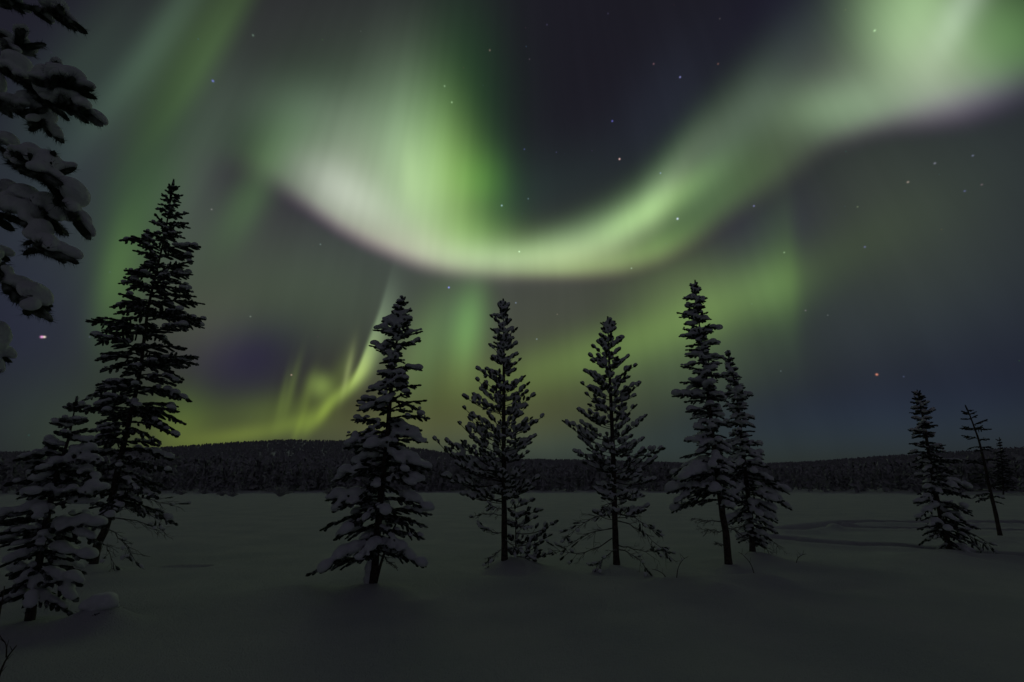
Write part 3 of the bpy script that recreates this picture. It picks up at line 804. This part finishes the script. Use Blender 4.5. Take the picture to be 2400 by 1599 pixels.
def conifer(name, label, key, kind, snow, seed, cat='tree', density=1.0, group=None, needle=None, voxel=.024, rise=None, snow_size=1.0, bare_below=0.0, thick=None):
    """trunk, crown (limbs and needles) and the snow that lies on it"""
    global rng
    rng = np.random.default_rng(seed)
    t = TREES[key]
    bx, by = t['base']
    root = thing(name, label, cat, (bx, by, 0), group)
    tr = sorted(t['trunk'], key=lambda p: p[1])
    H = tr[-1][1]
    TZ = [p[1] for p in tr]; TX = [p[0] for p in tr]; TR = [p[2] for p in tr]
    at = lambda z: np.array([np.interp(z, TZ, TX), 0.03 * np.sin(z * 1.7 + seed), z])
    zs = np.linspace(-.25, H, 40)
    g = Geo()
    flare = .8 + .15 * np.exp(-np.maximum(zs, 0) / .12)
    tube(g, [at(z) for z in zs], np.interp(zs, TZ, TR) * flare, 10, .06)
    g.build('trunk', M_BARK, root, True)
    limbs, leaf, pile = Geo(), Geo(), Geo()
    sh0, sh1 = [], []           # needle shoots
    pine = kind == 'pine'
    low = min(p[1] for p in t['left'] + t['right'])

    def reach(z, phi):
        c = math.cos(phi)
        sx = float(np.interp(z, TZ, TX))
        side = sorted((p[1], p[0]) for p in (t['right'] if c > 0 else t['left']))
        e = abs(float(np.interp(z, [p[0] for p in side], [p[1] for p in side])) - sx)
        o1 = sorted((p[1], p[0]) for p in t['left']); o2 = sorted((p[1], p[0]) for p in t['right'])
        m = .5 * (abs(np.interp(z, [p[0] for p in o1], [p[1] for p in o1]) - sx) + abs(np.interp(z, [p[0] for p in o2], [p[1] for p in o2]) - sx))
        return abs(c) * e + (1 - abs(c)) * m * .9

    boughs = []
    for side in ('left', 'right'):
        for x, z in t[side]:
            boughs.append((math.atan2(rng.uniform(-.25, .25), 1 if side == 'right' else -1), z, None, x))
    n_lev = int((H - low) / (.14 if not pine else .22) * density)
    ph = rng.uniform(0, 6)
    for q in range(n_lev):
        z = low + .05 + (H * .985 - low) * (q + rng.uniform(0, .6)) / n_lev
        for b in range(3 if not pine else 4):
            ph += 2.399 + rng.uniform(-.3, .3)
            boughs.append((ph % 6.283, z, rng.uniform(.42, .97), None))
    for phi, z, scale, xt in boughs:
        hf = z / H
        if xt is None:
            L = reach(z, phi) * scale
            # fewer snow-free gaps right at the outline: neighbours stay inside it
            tip = at(z) + np.array([math.cos(phi) * L, math.sin(phi) * L, 0])
        else:
            tip = np.array([xt, math.tan(phi if abs(phi) < 1.6 else math.pi - phi) * abs(xt) * .5, z])
        L = float(np.hypot(*(tip - at(z))[:2]))
        if L < .02:
            continue
        k = (rise(hf) if rise else (.75 - .45 * (1 - hf) if pine else .75 * hf - .42)) + rng.uniform(-.26, .26)
        az_ = z - k * L
        az_ = min(max(az_, .12), H * .97)
        root_pt = at(az_)
        path = bough_path(root_pt, tip, (-.10 if pine else .07) * (1 if hf < .75 else .3))
        rb = max(.0035, .012 * L ** .8)
        tube(limbs, path, np.linspace(rb, .0065 if pine else .003, len(path)), 4)
        d = unit(np.gradient(path, axis=0))
        side_v = unit(np.cross(d, (0, 0, 1.)))
        step = .10 if not pine else .13
        n = max(2, int(L / step))
        dead = z < bare_below
        open_ = rng.choice([0., .6, 1., 1.3], p=[.12, .2, .42, .26])
        for s in range(n + 1):
            f = (.18 if not pine else .36) + (.82 if not pine else .64) * s / n + (rng.uniform(-.5, .5) / n if s < n else 0)
            u = f * (len(path) - 1); i0 = min(int(u), len(path) - 2)
            p = path[i0] + (path[i0 + 1] - path[i0]) * (u - i0)
            dd, sv = d[i0], side_v[i0]
            if s == n:
                q = [(p, p + dd * (.07 if not pine else .09))]
            else:
                sl = (.34 * L * (1 - f) ** .7 + .05) * rng.uniform(.7, 1.15)
                sl = min(sl, .42)
                q = []
                for sg in (-1, 1):
                    if rng.random() < (.2 if not dead else .5):
                        continue
                    if pine:
                        v = unit(dd * rng.uniform(.3, .8) + sv * sg * rng.uniform(.2, .9) + np.array([0, 0, rng.uniform(-.15, .9)]))
                        sl2 = min(sl, .30)
                    else:
                        v = unit(dd * .8 + sv * sg * .8 + np.array([0, 0, rng.uniform(-.65, .05)]))
                        sl2 = sl
                    q.append((p, p + v * sl2))
            for a, b in q:
                if dead:
                    continue
                ln = np.linalg.norm(b - a)
                if pine:
                    # a fat tuft on the outer end of the shoot, its cap of snow on top
                    a2 = b - unit(b - a) * min(.10, ln)
                    tube(limbs, [a, b], [.0065, .005], 3)
                    sh0.append(a2); sh1.append(b)
                    if rng.random() < snow:
                        r_ = rng.uniform(.036, .070) * snow_size
                        lump(pile, b + np.array([0, 0, .030]) - unit(b - a) * .045, b - a, r_ * 1.25, r_ * 1.05, r_ * .9)
                else:
                    sh0.append(a); sh1.append(b)
                    if rng.random() < snow * .45 * open_:
                        r_ = rng.uniform(.022, .05) * snow_size
                        lump(pile, a * .35 + b * .65 + np.array([0, 0, .03 + r_ * .4]), b - a, max(ln * .4, r_), r_ * 1.25, r_)
        if not pine:
            for i0 in range(1, len(path)):
                sh0.append(path[i0 - 1]); sh1.append(path[i0])
            # the pillows that bend the bough
            if rng.random() < snow and L > .1 and open_ > .2:
                fs = [rng.uniform(.86, 1.0)]
                while fs[-1] > .45 and rng.random() < .82:
                    fs.append(fs[-1] - rng.uniform(.16, .30) * min(1.6, max(.7, .5 / L)))
                for f in fs:
                    r_ = min(.04 + .075 * L, .115) * snow_size * rng.uniform(.6, 1.3)
                    u = min(max(f, .2), .999) * (len(path) - 1); i0 = int(u)
                    p = path[i0] + (path[i0 + 1] - path[i0]) * (u - i0)
                    lump(pile, p + np.array([0, 0, r_ * .62]) + rng.normal(size=3) * r_ * .25, d[i0], r_ * 1.3, r_ * 1.2, r_ * .95)
        elif snow > .3 and rng.random() < .7:
            for f in np.arange(.3, .95, .16):
                u = f * (len(path) - 1); i0 = int(u)
                p = path[i0] + (path[i0 + 1] - path[i0]) * (u - i0)
                lump(pile, p + np.array([0, 0, .015]), d[i0], .05, .018, .016)
    # leader
    sh0.append(at(H * .93)); sh1.append(at(H))
    sleeves(leaf, sh0, sh1, thick or (.028 if pine else .022), .03 if pine else .02)
    nl, nd, nw = needle or ((.058, 300, .0075) if pine else (.044, 170, .008))
    needles(leaf, sh0, sh1, nl, nd, nw, .9 if pine else .7)
    crown = Geo()
    crown.add(*leaf.get()); n_leaf = len(crown.t[0])
    crown.add(*limbs.get())
    o = crown.build('crown', M_PINE if pine else M_SPRUCE, root)
    o.data.materials.append(M_BARK)
    mi = np.zeros(len(o.data.polygons), np.int32); mi[n_leaf:] = 1
    o.data.polygons.foreach_set('material_index', mi)
    if pile.n:
        fused(pile, 'snow_load', root, voxel)['kind'] = 'stuff'
    return root


conifer('spruce_tree', 'stout spruce with round snow pillows and a wide low bough, left of the pines', 'centre_spruce', 'spruce', .95, 11, snow_size=1.0)
conifer('pine_tree', 'straight pine with a long snowy bough reaching left and a sapling at its foot', 'left_pine', 'pine', .85, 12, density=1.35, rise=lambda h: .08 + .72 * h)
conifer('pine_tree', 'straight pine with twiggy low branches drooping to the snow', 'right_pine', 'pine', .85, 13, density=1.3, rise=lambda h: .0 + .75 * h)
conifer('spruce_tree', 'tallest dark spruce with ragged boughs and little snow on it', 'tall_spruce', 'spruce', .8, 14, snow_size=.62, density=.74, thick=.027)
conifer('spruce_tree', 'small spruce almost buried in snow in front of the tallest dark spruce', 'small_spruce', 'spruce', .95, 15, density=.85, snow_size=.9, voxel=.02)
conifer('spruce_tree', 'taller snow loaded spruce of the close pair, with a bare trunk foot', 'twin_spruce', 'spruce', .92, 16, snow_size=1.05)
conifer('spruce_tree', 'shorter spruce half hidden behind the right side of the close pair', 'rear_spruce', 'spruce', .92, 17, snow_size=1.05)
conifer('spruce_tree', 'dark spruce with one bough hanging down to its snow mound beside the tracks', 'right_spruce', 'spruce', .5, 18, snow_size=1.0)
conifer('pine_tree', 'thin sparse pine with a leaning bare trunk behind the tracks', 'thin_pine', 'spruce', .1, 19, density=.28, snow_size=.6, thick=.018, needle=(.04, 90, .008))
conifer('spruce_tree', 'distant spruce whose tip just clears the forest beyond the thin pine', 'distant_spruce', 'spruce', .25, 20, density=.5, needle=(.10, 60, .03), voxel=.06, snow_size=1.3, thick=.06).children[1].data.materials[0] = M_FROST
conifer('sapling', 'twiggy frosted sapling growing at the foot of the left pine', 'sapling', 'pine', .8, 21, cat='sapling', rise=lambda h: .4, snow_size=.8, density=1.0)


# bare lower branches: part of the pine and of the tallest spruce
def bare_branches(root, specs, seed, mat=M_TWIG, tufts=0.0):
    global rng
    rng = np.random.default_rng(seed)
    for a, b, sag in specs:
        g = Geo(); sn = Geo(); f0, f1 = [], []
        path = bough_path(a, b, sag, 9)
        path += rng.normal(size=path.shape) * .012
        L = np.linalg.norm(np.subtract(b, a))
        tube(g, path, np.linspace(.014, .004, 9), 5)
        d = unit(np.gradient(path, axis=0))
        for i in range(2, 9):
            for sg in (-1, 1, 1):
                if rng.random() < .25:
                    continue
                v = unit(d[i] * .8 + np.array([rng.normal() * .3, sg * .6, rng.uniform(-.7, .5)]))
                l = rng.uniform(.12, .4) * min(1, L)
                m = path[i] + v * l * .5 + rng.normal(size=3) * .02
                e = path[i] + v * l + np.array([0, 0, -.05 * l])
                if i > 4 and rng.random() < tufts:
                    f0.append(m); f1.append(e)
                    if rng.random() < .7:
                        lump(sn, e + np.array([0, 0, .02]), v, rng.uniform(.04, .09), .045, .035)
                tube(g, [path[i], m, e], [.006, .004, .002], 3)
                for _ in range(3):
                    v2 = unit(v + rng.normal(size=3) * .6)
                    s = path[i] + (e - path[i]) * rng.uniform(.3, 1)
                    tube(g, [s, s + v2 * l * .35], [.003, .0015], 3)
        br = g.build('low_branch', mat, root)
        if f0:
            g = Geo(); sleeves(g, f0, f1, .018, .01); needles(g, f0, f1, .05, 260, .007)
            g.build('foliage', M_PINE, br)
        if sn.n:
            fused(sn, 'branch_snow', br, .02)['kind'] = 'stuff'


roots = {o['label'][:14]: o for o in COL.objects if o.type == 'EMPTY'}
named = {k: [o for o in COL.objects if o.type == 'EMPTY' and tuple(round(v, 2) for v in o.location[:2]) == TREES[k]['base']][0] for k in TREES}
bare_branches(named['right_pine'], [((0.03, 0, 1.0), (-1.0, -.1, .62), .10), ((0.03, 0, .75), (-1.02, .2, .36), .06), ((0.03, 0, .55), (-1.36, 0, .30), -.12),
                                    ((.05, 0, 1.05), (.78, -.15, .72), .08), ((.05, 0, .9), (1.1, .1, .22), .10), ((.04, 0, .4), (.9, -.3, .33), -.05),
                                    ((.05, 0, 1.3), (-.35, -.5, 1.05), .05), ((.05, 0, 1.2), (.4, .5, 1.0), .05), ((.04, 0, .3), (-.45, -.4, .05), .1), ((.04, 0, .3), (.5, -.45, .06), .1)], 31, tufts=.75)
bare_branches(named['left_pine'], [((0, 0, 1.0), (-.62, -.1, .98), .04), ((0, 0, .62), (-.48, .1, .75), -.1), ((0, 0, .3), (-.35, -.2, .05), .1), ((0, 0, 1.1), (-.3, -.4, 1.2), 0), ((0, 0, .9), (.5, -.3, .75), 0), ((0, 0, .5), (.35, -.45, .3), 0)], 32, tufts=.6)
bare_branches(named['tall_spruce'], [((.1, 0, 1.2), (1.35, -.2, .95), .05), ((.1, 0, 1.0), (1.2, .2, .7), .05), ((.08, 0, .8), (.95, -.3, .35), .05), ((.1, 0, 1.4), (1.2, .1, 1.25), .05), ((.05, 0, .55), (.6, -.2, .05), .1), ((.05, 0, .9), (-.7, -.2, .6), .05)], 33, tufts=.3)
bare_branches(named['twin_spruce'], [((0, 0, .85), (-.75, -.2, .92), 0), ((0, 0, .75), (.55, .1, .45), .1), ((0, 0, .35), (-.25, -.1, .42), 0), ((0, 0, .65), (-.5, -.1, .7), 0)], 34)
bare_branches(named['rear_spruce'], [((0, 0, .4), (.35, -.2, .05), .1), ((0, 0, .7), (-.5, -.1, .55), 0), ((0, 0, .6), (.6, -.1, .2), .05)], 35)
bare_branches(named['right_spruce'], [((.04, 0, .55), (.95, -.35, -.02), .16), ((.04, 0, .5), (.8, -.1, .12), .14), ((.03, 0, .6), (-.35, -.2, .35), .05)], 37, tufts=1.0)
bare_branches(named['centre_spruce'], [((.0, 0, .55), (.35, -.05, .35), .03)], 36)

# snow plastered on the windward side of the centre spruce and a second thin stem
g = Geo()
tube(g, smooth_path([(.03, -.06, -.1), (.10, -.05, .35), (.22, -.03, .75), (.3, 0, 1.0)], 10), np.linspace(.026, .014, 10), 6, .1)
g.build('side_stem', M_BARK, named['centre_spruce'], True)
g = Geo()
for z in np.arange(.0, .8, .07):
    lump(g, np.array([-.075 - .012 * math.sin(z * 9), -.03, z + .03]), (0, 0.05, 1), .08, .075, .05)
fused(g, 'trunk_snow', named['centre_spruce'], .018)


# ------------------------------------------------------------------ the big pine whose boughs hang in from the left
rng = np.random.default_rng(41)
px_, py_ = -5.6, 2.95
big = thing('pine_tree', 'nearest pine, its thick snow covered boughs hanging in at the upper left', 'tree', (px_, py_, 0))
off = np.array([px_, py_, 0])
g = Geo()
zs = np.linspace(-.2, 8.6, 40)
tube(g, [(.05 * math.sin(z), .04 * math.cos(z * 1.3), z) for z in zs], np.interp(zs, [-.2, 0, 5, 8.6], [.24, .19, .11, .02]), 14, .05)
g.build('trunk', M_BARK, big, True)
extra = []
for q in range(26):                       # the boughs on its far sides, out of the frame
    a = rng.uniform(1.9, 5.2); z = rng.uniform(1.8, 8.2); L = (8.9 - z) * .26 + .3
    extra.append(([(px_, py_, z), (px_ + math.cos(a) * L * .5, py_ + math.sin(a) * L * .5, z + .05), (px_ + math.cos(a) * L, py_ + math.sin(a) * L, z - .2)], .06))
for n_b, (pts, r) in enumerate(BOUGHS + extra):
    pts = [np.array(p) - off for p in pts]
    if n_b < len(BOUGHS) and abs(pts[0][0]) < .9:
        pts = [np.array([0, 0, pts[0][2] + .12])] + pts
    path = smooth_path(pts, 26)
    ph_ = rng.uniform(0, 6, 3)
    path += .035 * np.sin(np.linspace(0, 9, 26)[:, None] * np.array([1.0, .8, 1.3]) + ph_)
    d = unit(np.gradient(path, axis=0))
    L = np.linalg.norm(np.diff(path, axis=0), axis=1).sum()
    wood, tuft, pile = Geo(), Geo(), Geo()
    tube(wood, path, np.linspace(.022 if L > 1 else .012, .005, 26), 6, .08)
    s0, s1 = [], []
    first = 6 if len(pts) > 3 else 4
    for i in range(first, 26):
        f = (i - first) / (25 - first)
        s0.append(path[i - 1]); s1.append(path[i] + d[i] * .01)
        sv = unit(np.cross(d[i], (0, 0, 1.)))
        for sg in (-1, 1):
            if i % 2 == 0 or i > 22:
                v = unit(d[i] * .85 + sv * sg * rng.uniform(.35, .8) + np.array([0, 0, rng.uniform(-.35, .15)]))
                e = path[i] + v * rng.uniform(.07, .16)
                tube(wood, [path[i], e], [.005, .003], 4)
                s0.append(path[i]); s1.append(e)
                if rng.random() < .5:
                    lump(pile, e * .8 + path[i] * .2 + np.array([0, 0, r * .75]), v, r * 1.3, r * .85, r * .75)
        if rng.random() < .42 or i > 23:
            rr_ = r * rng.uniform(.55, 1.6) * (1.15 if i > 22 else 1)
            lump(pile, path[i] + np.array([0, 0, rr_ * 1.05]) - d[i] * .03 + rng.normal(size=3) * rr_ * .15, d[i], rr_ * 1.2, rr_ * 1.05, rr_ * .9)
    sleeves(tuft, s0, s1, .020, .02)
    needles(tuft, s0, s1, .058, 1000, .0036, .9, -.35)
    b = wood.build('bough', M_BARK, big)
    tuft.build('needles', M_PINE, b)
    fused(pile, 'bough_snow', b, .012)['kind'] = 'stuff'

# ------------------------------------------------------------------ small things in the snow
rng = np.random.default_rng(51)
bu = thing('snowy_bush', 'small bush hidden under a ball of snow beside the small buried spruce', 'bush', (-4.92, 6.42, gz(-4.92, 6.42) - .28))
g = Geo()
for k_ in range(16):
    a = rng.uniform(0, 6.28); l = rng.uniform(.12, .3)
    tube(g, [(0, 0, 0), (math.cos(a) * l * .5, math.sin(a) * l * .5, .16), (math.cos(a) * l, math.sin(a) * l, .2 + rng.uniform(0, .16))], [.008, .005, .002], 4)
s0 = [(.02, -.2, .10)] * 2 + [(.06, -.2, .2)] * 2; s1 = [(.12, -.27, .14), (-.06, -.26, .05), (.17, -.25, .24), (.05, -.27, .16)]
g.build('twigs', M_TWIG, bu)
g = Geo(); needles(g, s0, s1, .025, 300, .005); g.build('foliage', M_SPRUCE, bu)
g = Geo()
for k_ in range(11):
    a = rng.uniform(0, 6.28); l = rng.uniform(0, .12)
    lump(g, np.array([math.cos(a) * l, math.sin(a) * l + .02, .22 + rng.uniform(-.03, .09)]), (math.cos(a), math.sin(a), 0), .13, .12, .10)
fused(g, 'snow_cap', bu, .018)

for q, (x, y) in enumerate(TWIGS):
    o = thing('dry_twig', ['bent dry twig standing in the snow between the right pine and the close pair',
                           'thin dry twig beside the dark hollow right of the close pair',
                           'tiny dry twig poking out of the snow where the nearest track begins',
                           'short dry twig lying low in the snow just right of the twiggy pine'][q], 'twig', (x, y, gz(x, y) - .02), 'dry twigs in the snow')
    g = Geo(); h = [.38, .42, .2, .16][q]; s = [1, -1, 1, -1][q]
    p = smooth_path([(0, 0, 0), (.05 * s, 0, h * .5), (.16 * s, .02, h * .85), (.26 * s, 0, h)], 9)
    tube(g, p, np.linspace(.011, .003, 9), 4)
    for i_ in (3, 5, 6):
        tube(g, [p[i_], p[i_] + np.array([rng.uniform(-.12, .12), rng.uniform(-.08, .08), .1])], [.005, .002], 3)
    g.build('stem', M_TWIG, o)
    g = Geo()
    for i_ in (5,):
        lump(g, p[i_] + np.array([0, 0, .012]), (s, 0, .3), .035, .015, .012)
    g.build('snow_cap', M_SNOW, o, True)

# the crooked twig at the lower left corner
lt = thing('bare_shrub', 'dark bare twig at the lower left corner, close to the viewer', 'shrub', (-4.40, 4.75, gz(-4.40, 4.75) - .06))
for pts, r in (([(0, 0, 0), (.01, 0, .13), (.03, 0, .25), (.09, 0, .36)], .011), ([(.03, 0, .27), (-.02, .02, .36), (-.10, .03, .42)], .006), ([(0, 0, 0), (-.2, .1, .4), (-.3, .15, .8)], .01)):
    g = Geo(); p = smooth_path(pts, 9); tube(g, p, np.linspace(r, r * .4, 9), 5)
    for i_ in range(3, 9, 2):
        tube(g, [p[i_], p[i_] + np.array([rng.uniform(-.05, .05), rng.uniform(-.05, .05), .05])], [.004, .0015], 3)
    g.build('stem', M_BARK, lt)

# ------------------------------------------------------------------ the forest on the far shore
rng = np.random.default_rng(61)


def forest_tree(h, w, tiers, broad=False):
    """a small frosted tree: stem and ragged whorls"""
    g = Geo()
    tube(g, [(0, 0, -.6), (0, 0, h * .96)], [.10, .02], 4)
    for q in range(tiers):
        f = q / tiers
        z0 = h * (.10 + .86 * f)
        if broad:
            wr = w * (.35 + .65 * math.sin(math.pi * min(1, .15 + f))) * rng.uniform(.8, 1.1)
        else:
            wr = w * (1 - f) ** .85 * rng.uniform(.75, 1.15) + .12
        k_ = 9
        th = np.arange(k_ * 2) * math.pi / k_ + rng.uniform(0, 1)
        rr_ = np.where(np.arange(k_ * 2) % 2 == 0, wr, wr * .42) * rng.uniform(.75, 1.2, k_ * 2)
        dz = np.where(np.arange(k_ * 2) % 2 == 0, -.16 * wr, .10 * wr) + rng.uniform(-.1, .1, k_ * 2)
        ring = np.stack([np.cos(th) * rr_, np.sin(th) * rr_, z0 + dz], 1)
        V_ = np.concatenate([ring, [[0, 0, z0 + h / tiers * 1.15]]])
        T_ = [[a, (a + 1) % (k_ * 2), k_ * 2] for a in range(k_ * 2)]
        g.add(V_, T_)
    return g.get()


variants = [forest_tree(1, .13, 9), forest_tree(1, .17, 8), forest_tree(1, .10, 10), forest_tree(1, .20, 7), forest_tree(1, .19, 6, True), forest_tree(1, .14, 8)]
small = [forest_tree(1, .16, 3), forest_tree(1, .2, 3), forest_tree(1, .22, 3, True)]
meshes = []
for V_, T_ in variants:
    hgt = 8.0
    o = mesh_object('shore_tree', V_ * np.array([hgt, hgt, hgt]), T_, M_FROST, None, False, False)
    meshes.append(o)


def sky_tree_height(az):
    el = np.interp(az, SKY_AZ, SKY_EL)
    return np.minimum(np.tan(np.radians(np.minimum(el, 3.5))) * SHORE + .3, 9.6)


n_front = 170
for q in range(n_front):
    az_ = -56 + 112 * (q + rng.uniform(.1, .9)) / n_front
    r_ = SHORE + rng.uniform(0, 9)
    src = meshes[int(rng.integers(len(meshes)))]
    o = src if False else src.copy()
    COL.objects.link(o)
    x, y = r_ * math.sin(R(az_)), r_ * math.cos(R(az_))
    hh = sky_tree_height(az_) * (rng.uniform(.45, .98) if rng.random() > .05 else 1.08) / 8.0
    o.location = (x, y, gz(x, y))
    o.scale = (hh * rng.uniform(.75, 1.1),) * 2 + (hh,)
    o.rotation_euler = (0, 0, rng.uniform(0, 6.28))
    tag(o, 'snow dusted tree in the front row of the dark forest along the far shore', 'tree', 'front row of trees on the far shore')
for o in meshes:
    bpy.data.objects.remove(o)

g = Geo()


def plant(V_, T_, x, y, hh, wide):
    a = rng.uniform(0, 6.28); c_, s_ = math.cos(a), math.sin(a)
    W = V_ * np.array([hh * wide, hh * wide, hh])
    return np.stack([W[:, 0] * c_ - W[:, 1] * s_ + x, W[:, 0] * s_ + W[:, 1] * c_ + y, W[:, 2]], 1), T_


spots = []
for q in range(4200):                         # the wood behind the front row
    az_ = rng.uniform(-62, 62); r_ = math.sqrt(rng.uniform((SHORE + 6) ** 2, 300 ** 2))
    spots.append((az_, r_, 0))
for q in range(15000):                        # the wooded slopes, thinner trees far away
    az_ = rng.uniform(-60, 60)
    el = float(np.interp(az_, SKY_AZ, SKY_EL))
    r_ = math.sqrt(rng.uniform(300 ** 2, (HILL + 40) ** 2))
    if el > 2.9 or r_ > 900:
        spots.append((az_, r_, 1))
sp = np.array(spots); sx = sp[:, 1] * np.sin(np.radians(sp[:, 0])); sy = sp[:, 1] * np.cos(np.radians(sp[:, 0])); sz = height(sx, sy)
sh = sky_tree_height(sp[:, 0])
for (az_, r_, far), x, y, z, h0 in zip(spots, sx, sy, sz, sh):
    V_, T_ = (small if far else variants)[int(rng.integers(len(small if far else variants)))]
    hh = (7.5 if far else min(h0 * (1 + (r_ - SHORE) / SHORE * .25), 10)) * rng.uniform(.6, 1.0)
    W, T_ = plant(V_, T_, x, y, hh, 1.5 if far else 1.0)
    W[:, 2] += z
    g.add(W, T_)
fo = g.build('forest', M_FROST)
fo['kind'] = 'stuff'
fo['label'] = 'dark snow dusted forest covering the hills beyond the lake'
fo['category'] = 'forest'

for q, (x, y) in enumerate(SHORE_BUSHES):
    o = thing('shore_bush', 'low dark bush on the lake snow just in front of the far forest', 'bush', (x, y, gz(x, y)), 'low bushes along the far shore')
    g = Geo(); w = [2.4, 1.1, 1.0, 1.0, .9, 1.6][q]
    for k_ in range(60):
        a = rng.uniform(0, 6.28); l = rng.uniform(.2, 1) * w
        e = np.array([math.cos(a) * l, math.sin(a) * l, w * .75 * math.sqrt(max(0, 1 - (l / w) ** 2 * .8)) * rng.uniform(.6, 1.1)])
        tube(g, [(0, 0, -.1), e * .5 + np.array([0, 0, .1]), e], [.06, .05, .03], 3)
        needles(g, [e * .5], [e], .22, 12, .09)
    g.build('branches', M_FROST, o)

scene.cycles.use_denoising = True
scene.cycles.max_bounces = 4
scene.cycles.diffuse_bounces = 3
